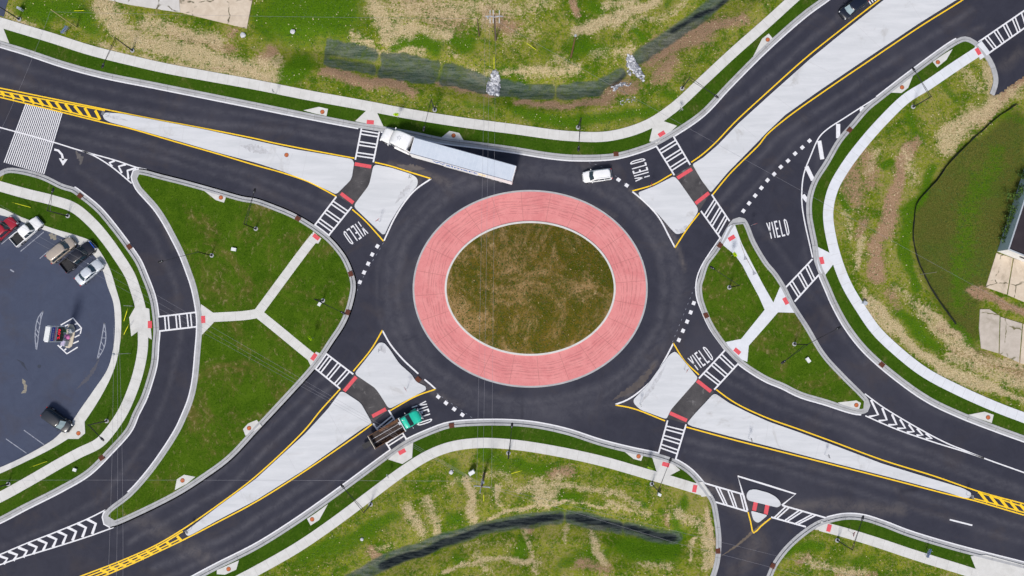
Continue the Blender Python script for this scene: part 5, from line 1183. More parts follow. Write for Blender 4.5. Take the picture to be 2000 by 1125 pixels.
# building at the right edge
def building():
    c = P(1948, 491); dS = (P(2000, 512)-P(1948, 491)).normalized(); dW = (P(1998, 337)-P(1948, 491)).normalized(); e = empty('building', (c.x, c.y, 0))
    L1, L2, hh = 30.0, 45.0, 3.0; o = Vector((0, 0, 0)); a, b2 = o+dS*L1, o+dW*L2; cc = a+dW*L2
    up = Vector((0, 0, hh)); dn = Vector((0, 0, -.3))
    WALLW = mottled('white_wall_paint', (.74, .74, .73), (.66, .66, .65), 1, .7, 0, .1, 8); WALLB = mottled('blue_grey_wall', (.52, .62, .67), (.44, .54, .58), .6, .7, 0, .1, 5, .3, (.22, .27, .26), .6, .75)
    b = B(); b.quad(o+dn, a+dn, a+up, o+up); b.quad(a+dn, cc+dn, cc+up, a+up); b.quad(cc+dn, b2+dn, b2+up, cc+up); b.build('wall', WALLW, e)
    b = B(); b.quad(b2+dn, o+dn, o+up, b2+up); b.build('wall', WALLB, e)['label'] = 'pale blue grey side wall'
    b = B(); t = .12; z = hh-.25; b.quad(*[Vector((q2.x, q2.y, z)) for q2 in (o+dS*.2+dW*.2, a-dS*.2+dW*.2, cc-dS*.2-dW*.2, b2+dS*.2-dW*.2)])
    b.build('roof', mottled('dark_roof', (.030, .024, .030), (.042, .034, .040), .5, .9, 0, .2, 6, .2, (.16, .14, .14), .72, .8), e)
    b = B(); T = [o, a, cc, b2]; I = [o+(dS+dW)*.22, a+(dW-dS)*.22, cc-(dS+dW)*.22, b2+(dS-dW)*.22]
    for k in range(4):
        p, q2, r_, s = T[k], T[(k+1) % 4], I[(k+1) % 4], I[k]; b.quad(p+up, q2+up, r_+up, s+up); lo = Vector((0, 0, hh-.26)); b.quad(s+up, r_+up, r_+lo, s+lo)
    b.build('parapet', GREYB, e)
    nrm = Vector((dS.y, -dS.x, 0)); b = B(); p = o+dS*3.1+nrm*.06; ang = math.atan2(dS.y, dS.x); b.box((p.x, p.y, 2.1), (1.0, .12, .35), ang); b.build('vent', PLASD, e)
    wn = Vector((-dW.y, dW.x, 0))
    for k in range(3):
        b = B(); p = o+dS*(7+5*k)+nrm*.03; b.box((p.x, p.y, 1.7), (1.4, .08, 1.1), ang); w_ = b.build('window', GLASS, e); b = B(); b.box((p.x, p.y, 1.12), (1.6, .16, .08), ang); b.build('sill', GREYB, w_)
    for k in range(4): b = B(); p = o+dS*(3+k*1.1)+dW*(3+k*2.2); b.tube((p.x, p.y, hh-.25), (p.x, p.y, hh+.15), .09); b.build('roof_vent', WPLAS, e)
    tag(e, 'dark flat roofed building with white wall cut off by the right edge', 'building')
building()
LEAF = [mottled('leaf_dark', (.022, .055, .008), (.035, .075, .012), 2, .8), mottled('leaf_mid', (.05, .11, .014), (.07, .14, .02), 2, .8), mottled('leaf_light', (.10, .18, .03), (.13, .22, .04), 2, .8)]
def shrub(c, r, h, label, seed, n=520):
    rnd = random.Random(seed); p = P(*c); e = empty('shrub', (p.x, p.y, 0)); b = B()
    for k in range(7):
        a = rnd.uniform(0, 6.28); q2 = Vector((math.cos(a)*r*.6, math.sin(a)*r*.6, h*rnd.uniform(.5, .85))); b.tube((0, 0, 0), q2, .05, .015, 5)
    b.build('stem', WOOD, e); b = B(); cl = [Vector((rnd.gauss(0, r*.45), rnd.gauss(0, r*.45), h*rnd.uniform(.35, .85))) for _ in range(9)]
    for k in range(n):
        q2 = rnd.choice(cl)+Vector((rnd.gauss(0, r*.26), rnd.gauss(0, r*.26), rnd.gauss(0, h*.12))); u = Vector((rnd.gauss(0, 1), rnd.gauss(0, 1), rnd.gauss(0, .6))).normalized()*rnd.uniform(.09, .2); v = u.cross(Vector((rnd.gauss(0, 1), rnd.gauss(0, 1), rnd.gauss(0, 1)))).normalized()*rnd.uniform(.05, .11)
        b.add([q2-u, q2+v, q2+u, q2-v], [(0, 1, 2, 3)], rnd.choice((0, 0, 1, 1, 2)))
    b.build('foliage', LEAF, e); tag(e, label, 'shrub', 'green shrubs against the building wall')
shrub((1997, 347), 1.2, 2.2, 'tallest leafy shrub against the pale side wall near the edge', 1)
shrub((1985, 384), 1.3, 2.4, 'second shrub from the top against the pale side wall', 2)
shrub((1975, 415), 1.3, 2.3, 'broad leafy shrub in the middle of the wall row', 3)
shrub((1965, 441), 1.1, 2.0, 'fourth shrub from the top against the pale side wall', 4)
shrub((1957, 464), .7, 1.6, 'smallest shrub, nearest the white wall corner', 5, 260)
shrub((1994, 366), .9, 1.8, 'narrow shrub squeezed between the two upper wall shrubs', 6, 300)
shrub((1458, 1), .01, .01, 'x', 9, 1) if False else None

# weeds, tufts and straw clumps over the rough ground
def tufts():
    rnd = random.Random(11); b = B(); cnt = 0
    Xs, Ys = np.array(xs), np.array(ys)
    while cnt < 34000:
        x = rnd.uniform(-84, 84); y = rnd.uniform(-44, 57); ix = min(len(xs)-1, max(0, np.searchsorted(Xs, x))); iy = min(len(ys)-1, max(0, np.searchsorted(Ys, y)))
        if inroad[iy, ix] or flat[iy, ix] > .5 or Z[iy, ix] < -1.6 or wet[iy, ix] > .2 or mat_[iy, ix] > .4 or Z[iy, ix] == -.08: cnt += .2; continue
        px_, py_ = PXg[iy, ix], PYg[iy, ix]
        dn = min((abs(px_-1)), 1)
        if walkmask[iy, ix]: cnt += .2; continue
        a = rnd.uniform(0, 3.14); s = rnd.uniform(.04, .13); h = rnd.uniform(.03, .10); z = Z[iy, ix]
        m = rnd.choices((0, 1, 2, 3), weights=(1, 1.5, .8, .3+4*tan[iy, ix]+2*soil[iy, ix]))[0]
        if olive[iy, ix] > .3: m = rnd.choice((0, 0, 1))
        ca, sa = math.cos(a)*s, math.sin(a)*s
        b.add([(x-ca, y-sa, z-.02), (x+sa*.7, y-ca*.7, z+h*.3), (x+ca, y+sa, z+h), (x-sa*.7, y+ca*.7, z+h*.5)], [(0, 1, 2, 3)], m); cnt += 1
    tag(b.build('weeds', [LEAF[0], LEAF[1], LEAF[2], mottled('straw', (.45, .38, .22), (.6, .52, .33), 3, .9)]), 'low weeds and straw clumps over the rough fields', 'weeds', None, 'stuff')
walkmask = np.zeros(GX.shape, bool)
for lp in (offs(WALK_N, 1.1)+EDGE_N[::-1], offs(WALK_W, 1.1)+EDGE_W[::-1], WALK_W+LOT_OUT[::-1], EDGE_E+offs(WALK_E, 1.1)[::-1], EDGE_S+offs(WALK_S, -1.1)[::-1], EDGE_G+offs(WALK_G, -1.1)[::-1]):
    walkmask |= pip(GX, GY, [(p.x, p.y) for p in lp])
tufts()

# ------------------------------------------------------------------ vehicles (local frame: +x forward, origin on the ground under the centre)
def sect(x, hw, zb, zt, r=.12, crown=.03, n=4, tuck=.06):
    """one closed body section at x"""
    pts = []
    pts.append((x, -hw+tuck, zb)); pts.append((x, -hw, zb+.12)); pts.append((x, -hw, (zb+zt)/2)); r = min(r, (zt-zb)*.4, hw*.5)
    for k in range(n+1): a = math.pi/2*k/n; pts.append((x, -hw+r-r*math.cos(a), zt-r+r*math.sin(a)))
    for t in (.35, .65): pts.append((x, (-hw+r)*(1-2*t), zt+crown*(1-(1-2*t)**2)))
    for k in range(n+1): a = math.pi/2*(1-k/n); pts.append((x, hw-r+r*math.cos(a), zt-r+r*math.sin(a)))
    pts.append((x, hw, (zb+zt)/2)); pts.append((x, hw, zb+.12)); pts.append((x, hw-tuck, zb))
    return pts
def wheel(e, x, y, r=.34, w_=.22):
    b = B(); b.tube((x, y-w_/2, r), (x, y+w_/2, r), r, r, 20); wh = b.build('wheel', TYRE, e)
    s = 1 if y > 0 else -1; b = B(); b.tube((x, y+s*w_*.42, r), (x, y+s*(w_/2+.012), r), r*.66, r*.6, 16); b.tube((x, y+s*(w_/2+.01), r), (x, y+s*(w_/2+.03), r), r*.2, r*.15, 10); b.build('rim', RIM, wh)
def arch(b, x, y, r, m=0):
    s = 1 if y > 0 else -1; b.tube((x, y-s*.1, r), (x, y+s*.004, r), r*1.16, r*1.16, 20, m)
def car(px, py, hd, label, L=4.6, W=1.85, Hh=1.65, pm=None, kind='suv', zref=1.0, cat='car', roofm=None, belt=.95, hood=.95, glass=GLASS, wsm=None, rails=False, group=None, z0=.0, name=None):
    p = P(px, py, zref); ang = math.atan2(-hd[1], hd[0]); e = empty(name or {'pickup': 'pickup_truck', 'sedan': 'sedan', 'suv': 'suv'}[kind], (p.x, p.y, z0), ang)
    hL, hW = L/2, W/2; zb = .28; pick = kind == 'pickup'
    # stations of the lower body
    bedx = -hL+1.75 if pick else None
    st = [(hL, .50, hood-.32), (hL-.04, .64, hood-.20), (hL-.14, .78, hood-.11), (hL-.32, .89, hood-.05), (hL-.7, .98, hood), (hL-1.15, 1.0, hood+.04)]
    if pick: st += [(bedx+1.9, 1.0, hood+.05), (bedx+.02, 1.0, hood+.05)]
    elif kind == 'sedan': st += [(0.3, 1.0, belt+.02), (-hL+1.2, 1.0, belt+.03), (-hL+.75, .985, belt+.02), (-hL+.25, .94, belt-.02), (-hL+.05, .86, belt-.12), (-hL, .78, belt-.3)]
    else: st += [(0.3, 1.0, belt+.04), (-hL+.8, 1.0, belt+.05), (-hL+.3, .975, belt+.03), (-hL+.12, .92, belt+.01), (-hL+.03, .82, belt-.06), (-hL, .74, belt-.25)]
    b = B(); b.loft([sect(x, hW*w_, zb, z, .15 if pick else .24, .05) for x, w_, z in st][::-1]); body = b.build('body', pm, e, True)
    # cabin
    if pick: xf, xr, xft, xrt = hL-1.35, bedx+.10, hL-1.95, bedx+.28
    elif kind == 'sedan': xf, xr, xft, xrt = hL-1.30, -hL+.85, hL-2.05, -hL+1.55
    else: xf, xr, xft, xrt = hL-1.05, -hL+.10, hL-1.75, -hL+.42
    zc = belt-.01; wb, wt = hW*(.95 if pick else .90), hW*.76; cr = B(); rg = []
    for t in (0, .5, .85, .96, 1.0):
        k = t if t < .9 else t; xa = xf+(xft-xf)*min(1, k)-(.0 if t < .96 else (.05 if t < 1 else .16)); xb = xr+(xrt-xr)*min(1, k)+(.0 if t < .96 else (.05 if t < 1 else .16))
        ww = wb+(wt-wb)*k-(.0 if t < .96 else (.03 if t < 1 else .12)); z = zc+(Hh-zc)*(t if t < 1 else 1.0)
        c_ = .18 if pick else .26; bow = .10 if pick else .16
        rg.append([(xa-c_, -ww, z), (xa-.02, -ww+c_*.9, z), (xa+bow*.7, 0, z), (xa-.02, ww-c_*.9, z), (xa-c_, ww, z), ((xa+xb)/2, ww*1.01, z), (xb+c_, ww, z), (xb, ww-c_, z), (xb-bow*.4, 0, z), (xb, -ww+c_, z), (xb+c_, -ww, z), ((xa+xb)/2, -ww*1.01, z)])
    cr.loft(rg, caps=True); cab = cr.build('cabin', roofm or pm, e, True)
    def onx(front, t, y, o=.012):                       # point on windscreen / rear slope
        a, b2 = (xf, xft) if front else (xr, xrt); s = 1 if front else -1; ww = wb+(wt-wb)*t; edge_ = ww-(c_*.9 if front else c_); f = max(0, 1-abs(y)/edge_); bw_ = bow*.7+.02 if front else bow*.4; k0 = -.02 if front else 0
        return Vector((a+(b2-a)*t+s*(k0+bw_*f+.035), y, zc+(Hh-zc)*t+o*.8))
    def screen(front, name_, m, t0=.06, t1=.90, fr=.84):
        b = B(); v = []; n = 6
        for t in (t0, (t0+t1)/2, t1):
            for k in range(n+1): y = (wb+(wt-wb)*t)*fr*(2*k/n-1); v.append(onx(front, t, y, .02))
        f = []
        for j in range(2):
            for k in range(n): q2 = (j*(n+1)+k, j*(n+1)+k+1, (j+1)*(n+1)+k+1, (j+1)*(n+1)+k); f.append(q2 if front else q2[::-1])
        b.add(v, f); return b.build(name_, m, cab, True)
    screen(True, 'windscreen', wsm or glass); screen(False, 'rear_window', wsm if (wsm and kind == 'sedan') else glass, .15, .88, .8)
    nwin = 2 if kind != 'pickup' else 2
    for s in (-1, 1):
        for k in range(nwin+(1 if kind == 'suv' else 0)):
            tot = nwin+(1 if kind == 'suv' else 0); a0, a1 = (k+.05)/tot, (k+.95)/tot; b = B(); v = []
            for t in (.12, .86):
                xa, xb = xf+(xft-xf)*t-.2, xr+(xrt-xr)*t+.2; ww = (wb+(wt-wb)*t)*1.008+.006
                for a_ in (a0, a1): v.append((xa+(xb-xa)*a_, s*ww, zc+(Hh-zc)*t+.0))
            b.add(v, [(0, 1, 3, 2) if s > 0 else (0, 2, 3, 1)]); b.build('side_window', GLASS, cab)
    # wheels
    wr = .40 if (pick or kind == 'suv') else .33
    for x in (hL-.92, -hL+(1.15 if pick else .92)):
        for s in (-1, 1): wheel(e, x, s*(hW-.10), wr); ab = B(); arch(ab, x, s*(hW-.0), wr); ab.build('wheel_arch', PLASD, e)
    for s in (-1, 1):
        b = B(); b.box((hL-(.16 if pick else .20), s*(hW*.72), hood-.20), (.22, .30, .13), -s*.5, 0, .8); b.build('headlight', LAMPC, e, False, .02)
        zt = (belt-.08 if kind == 'sedan' else belt); b = B(); b.box((-hL+.05, s*(hW*.80), zt-.12), (.12, .24 if kind != 'suv' else .16, .16 if kind != 'suv' else .3)); b.build('taillight', TAIL, e, False, .02)
        b = B(); b.box((xf-.32, s*(hW+.10), belt+.10), (.14, .20, .15), -s*.2, 0, .85); b.build('mirror', pm, e, False, .03)
        b = B(); b.box((xf-.9, s*(hW+.012), belt-.12), (.18, .03, .04)); b.box((xf-1.8, s*(hW+.012), belt-.12), (.18, .03, .04)); b.build('door_handle', PLASD, e)
    b = B(); b.box((hL+(.0 if pick else -.03), 0, .45), (.16, W*(.84 if pick else .60), .22)); b.build('bumper', CHROME if pick or cat == 'suv' and pm is DARKP else pm, e, False, .04)
    b = B(); b.box((-hL+(.0 if pick else .03), 0, .48), (.16, W*(.86 if pick else .72), .20)); b.build('bumper', CHROME if pick else pm, e, False, .04)
    b = B(); b.box((hL-.02, 0, hood-.28), (.08, W*.46, .16)); b.build('grille', PLASD, e)
    if rails:
        for s in (-1, 1): b = B(); b.tube((xft-.2, s*wt*.86, Hh+.03), (xrt+.2, s*wt*.86, Hh+.03), .025); b.build('roof_rail', GREYB, e)
    if pick:
        zt = hood+.06; fl = .62; x0, x1 = -hL+.05, bedx; b = B()
        for s in (-1, 1): b.box(((x0+x1)/2, s*(hW-.05), (zb+zt)/2), (x1-x0, .10, zt-zb))
        b.box((x0+.03, 0, (zb+zt)/2), (.07, W-.22, zt-zb)); b.build('bed_wall', pm, e, False, .02)
        b = B(); b.box(((x0+x1)/2, 0, fl), (x1-x0-.08, W-.2, .05)); b.box((x1-.02, 0, (fl+zt)/2), (.04, W-.2, zt-fl))
        for k in range(7): b.box(((x0+x1)/2, -.66+.22*k, fl+.035), (x1-x0-.12, .06, .02))
        b.build('bed_liner', PLASD, e)
    tag(e, label, cat if cat != 'car' else {'pickup': 'pickup truck', 'sedan': 'car', 'suv': 'suv'}[kind], group)
    return e
WP = paint('white_car_paint', (.88, .88, .88)); RP = paint('red_car_paint', (.36, .012, .03)); TP = paint('tan_car_paint', (.42, .36, .30), .4, .5, .2)
BP = paint('black_car_paint', (.008, .008, .014)); SP = paint('silver_car_paint', (.66, .70, .74), .35, .6, .3); DARKP = paint('dark_grey_car_paint', (.014, .017, .024)); NP = paint('navy_black_paint', (.006, .009, .02))
PK = 'vehicles parked in the lot'
car(1167, 342.5, (-54, 7), 'white suv entering the roundabout behind the semi trailer', 4.65, 1.9, 1.72, WP, 'suv', rails=True)
car(1668, 12, (-.79, .61), 'black suv driving away at the top edge beside the broad median', 4.9, 1.95, 1.75, NP, 'suv', wsm=GLASSL)
car(1.5, 451, (.74, -.67), 'red pickup truck cut off by the left edge of the parking lot', 5.5, 1.95, 1.75, RP, 'pickup', group=PK, z0=.05)
car(50, 452, (.75, -.66), 'white pickup truck with a dark bed in the parking lot', 5.5, 1.95, 1.78, WP, 'pickup', group=PK, z0=.05)
car(118, 488, (.77, -.64), 'tan suv parked between the empty bay and the black pickup', 5.0, 1.95, 1.75, TP, 'suv', group=PK, z0=.05)
bpick = car(151, 501, (.77, -.64), 'black pickup truck with a dark bed in the parking lot', 6.0, 2.05, 1.85, BP, 'pickup', group=PK, z0=.05)
b = B(); b.box((2.93, 0, .93), (.10, 1.3, .06)); b.build('hood_deflector', mottled('blue_plastic', (.02, .08, .5), (.03, .12, .6), 3, .3), bpick, False, .02)
car(173, 531, (.75, -.66), 'silver sedan parked at the lower end of the row', 4.9, 1.85, 1.48, SP, 'sedan', group=PK, z0=.05, wsm=None)
car(110, 821, (.82, .57), 'dark grey suv parked alone in the lower parking lot', 5.0, 1.95, 1.85, DARKP, 'suv', group=PK, z0=.05, wsm=GLASSL)

def text_mesh(name, s, size, mat, parent, loc, rot, bold=0.0, align='CENTER'):
    cu = bpy.data.curves.new(name+'_c', 'FONT'); cu.body = s; cu.size = size; cu.align_x = align; cu.align_y = 'CENTER'; cu.extrude = .004; cu.offset = bold; cu.resolution_u = 3
    t = bpy.data.objects.new(name+'_t', cu); COL.objects.link(t); bpy.context.view_layer.update()
    me = bpy.data.meshes.new_from_object(t.evaluated_get(bpy.context.evaluated_depsgraph_get())); bpy.data.objects.remove(t)
    me.materials.clear(); o = link(name, me, mat, parent); o.location = loc; o.rotation_euler = rot; return o

# semi truck
def semi():
    zr = 4.05; f_, r_ = P(804.4, 284, zr), P(1003.8, 339.2, zr); ax = (f_-r_); Lt = ax.xy.length; ang = math.atan2(ax.y, ax.x); c = (f_+r_)/2
    e = empty('semi_truck', (c.x, c.y, 0), ang); hL = Lt/2; W = 2.6; hW = W/2
    TW = mottled('trailer_white', (.88, .88, .88), (.84, .84, .85), .8, .5, 0, .05, 8, .4); TR = mottled('trailer_roof', (.52, .58, .66), (.60, .65, .72), .6, .5, .1, .05, 6, .4)
    b = B(); b.box((0, 0, (1.15+zr)/2), (Lt, W, zr-1.15)); tr = b.build('trailer', TW, e, False, .03)
    b = B(); b.box((0, 0, zr+.012), (Lt-.14, W-.14, .02)); rf = b.build('trailer_roof', TR, e)
    b = B()
    for k in range(24): b.box((-hL+.5+k*(Lt-1)/23, 0, zr+.026), (.05, W-.2, .012))
    b.build('roof_bows', mottled('roof_rib', (.58, .63, .70), (.64, .69, .75), 1, .5), rf)
    b = B()
    for s in (-1, 1): b.box((0, s*(hW-.03), zr+.02), (Lt, .08, .05)); b.box((0, s*(hW+.008), 1.2), (Lt, .03, .12))
    b.build('side_rails', CHROME, e)
    # rear doors
    for s in (-1, 1):
        b = B(); b.box((-hL-.02, s*.64, 2.6), (.04, 1.22, 2.7)); d = b.build('rear_door', TW, e); b = B()
        for y in (.3, .9): b.tube((-hL-.06, s*y, 1.3), (-hL-.06, s*y, 3.9), .022)
        b.build('lock_rod', CHROME, d)
        b = B(); b.box((-hL-.05, s*1.1, 1.15), (.05, .22, .12)); b.build('taillight', TAIL, e)
    # lettering on both long sides
    BLU = mottled('blue_lettering', (.02, .12, .50), (.03, .15, .55), 1, .5); YE = mottled('yellow_lettering', (.80, .66, .36), (.8, .62, .3), 1, .5)
    for s in (-1, 1):
        text_mesh('trailer_lettering', 'Walmart', 2.0, BLU, e, (1.0 if s > 0 else 1.6, s*(hW+.02), 2.75), (R(90), 0, R(180) if s > 0 else 0), .015)
        b = B(); cx_ = -4.2 if s > 0 else 6.2
        if s > 0: cx_ = -3.4
        for k in range(6):
            a = k*math.pi/3+math.pi/6*3; b.tube((cx_+math.cos(a)*.22, s*(hW+.015), 2.8+math.sin(a)*.22), (cx_+math.cos(a)*.6, s*(hW+.015), 2.8+math.sin(a)*.6), .05, .11, 6)
        b.build('spark_emblem', YE, e)
    ch = B(); ch.box((0, 0, 1.05), (Lt-.6, 1.0, .2)); ch.box((-hL+.3, 0, .62), (.1, 2.2, .12)); ch.box((-hL+.35, .7, .85), (.1, .1, .5)); ch.box((-hL+.35, -.7, .85), (.1, .1, .5)); ch.box((-hL+2.6, 0, .85), (3.0, 1.4, .25)); ch.build('chassis', PLASD, e)
    for s in (-1, 1):
        for x in (-hL+1.9, -hL+3.2): wheel(e, x, s*(hW-.28), .5, .5)
        b = B(); b.box((hL-3.4, s*.8, .6), (.14, .14, 1.0)); b.box((hL-3.4, s*.8, .1), (.3, .3, .05)); b.build('landing_leg', PLASD, e)
        b = B(); b.box((-hL+.8, s*(hW-.3), .7), (.03, .55, .7)); b.build('mud_flap', PLASD, e)
        b = B(); b.box((.2, s*(hW-.03), .80), (5.6, .03, .55)); b.build('side_skirt', TW, e)
    # tractor, its own heading (turned a little against the trailer)
    rot = R(9.5); piv = Vector((hL-1.2, 0, 0)); cs, sn = math.cos(rot), math.sin(rot)
    T = Matrix.Translation(piv) @ Matrix.Rotation(-rot, 4, 'Z')
    def tb(b, name_, m, par=e, smooth=False, bevel=0.0):
        b.v = [tuple(T @ Vector(v)) for v in b.v]; return b.build(name_, m, par, smooth, bevel)
    CW = paint('cab_white', (.90, .90, .90), .3, .5)
    b = B(); b.box((1.6, 0, .85), (6.6, .9, .28)); tb(b, 'chassis', PLASD)
    # cab and sleeper, loft with sloping roof
    b = B(); b.loft([sect(x, hw, .75, zt, .25, .05) for x, hw, zt in ((1.75, 1.18, 3.75), (1.85, 1.22, 3.9), (3.0, 1.22, 3.95), (4.0, 1.18, 3.75), (4.6, 1.10, 3.25), (4.95, 1.06, 2.85))]); cab = tb(b, 'cab', CW, e, True)
    b = B(); b.loft([sect(x, hw, .55, zt, .3, .06) for x, hw, zt in ((4.9, 1.12, 2.0), (5.6, 1.14, 1.92), (6.3, 1.10, 1.75), (6.65, .98, 1.5), (6.78, .85, 1.2))]); tb(b, 'hood', CW, e, True)
    b = B(); v = []
    for x, z, w_ in ((5.22, 2.03, 1.02), (5.05, 2.55, 1.0), (4.88, 2.98, .92)):
        for k in range(7): y = w_*(2*k/6-1); v.append((x-.22*(y/w_)**2, y, z))
    b.add(v, [(j*7+k, j*7+k+1, (j+1)*7+k+1, (j+1)*7+k) for j in range(2) for k in range(6)]); b.loft([[(4.75, -1.0, 2.0), (5.2, -.9, 2.0), (5.2, .9, 2.0), (4.75, 1.0, 2.0)], [(4.6, -.9, 2.95), (4.85, -.8, 2.95), (4.85, .8, 2.95), (4.6, .9, 2.95)]])
    tb(b, 'windscreen', GLASS, cab)
    for s in (-1, 1):
        b = B(); b.box((4.25, s*1.175, 2.35), (.75, .04, .6)); tb(b, 'side_window', GLASS, cab)
        b = B(); b.box((2.6, s*1.225, 2.6), (.6, .03, .4)); tb(b, 'side_window', GLASS, cab)
        b = B(); b.box((4.95, s*1.42, 2.3), (.16, .3, .6), 0, 0, .9); b.tube((4.85, s*1.1, 2.5), (4.95, s*1.35, 2.5), .03); tb(b, 'mirror', CW, e, False, .03)
        b = B(); b.loft([[(1.0, s*1.2, .45), (1.0, s*1.26, .45), (1.0, s*1.26, 3.5), (1.0, s*1.2, 3.6)], [(1.8, s*1.16, .45), (1.8, s*1.24, .45), (1.8, s*1.24, 3.7), (1.8, s*1.16, 3.75)]]); tb(b, 'side_fairing', CW)
        b = B(); b.box((2.9, s*1.16, .62), (2.6, .3, .5)); tb(b, 'side_step', CW, e, False, .05)
        b = B(); b.box((6.45, s*.92, 1.25), (.3, .22, .25)); tb(b, 'headlight', LAMPC, e, False, .04)
        b = B(); b.tube((1.62, s*1.0, 1.0), (1.62, s*1.0, 3.7), .085, .085, 10); tb(b, 'exhaust_stack', CHROME)
    b = B(); b.box((6.72, 0, .62), (.25, 2.3, .4)); tb(b, 'bumper', CW, e, False, .08)
    b = B(); b.box((6.76, 0, 1.12), (.1, .9, .5)); tb(b, 'grille', CHROME)
    b = B()
    for k in range(6): a = k*math.pi/3; b.tube((3.5+math.cos(a)*.16, math.sin(a)*.16, 3.99), (3.5+math.cos(a)*.36, math.sin(a)*.36, 3.98), .025, .04, 5)
    tb(b, 'roof_emblem', GREYB, cab)
    b = B(); b.tube((1.1, 0, 1.0), (1.1, 0, 1.15), .55, .55, 16); tb(b, 'fifth_wheel', PLASD)
    b = B(); b.box((1.35, .25, 1.15), (.35, .9, .3)); b.box((1.4, -.6, 1.2), (.25, .4, .3)); tb(b, 'battery_box', GALV)
    for x, rr, ww in ((5.75, .5, .3), (1.5, .5, .5), (.2, .5, .5)):
        for s in (-1, 1):
            b = B(); y = s*(1.05 if x > 5 else .98); b.tube((x, y-ww/2, rr), (x, y+ww/2, rr), rr, rr, 18); wh = tb(b, 'wheel', TYRE); b = B(); b.tube((x, y+s*ww*.4, rr), (x, y+s*(ww/2+.02), rr), .28, .24, 14); tb(b, 'rim', RIM, wh)
    tag(e, 'white semi truck with a long white box trailer turning along the north kerb', 'semi truck')
semi()

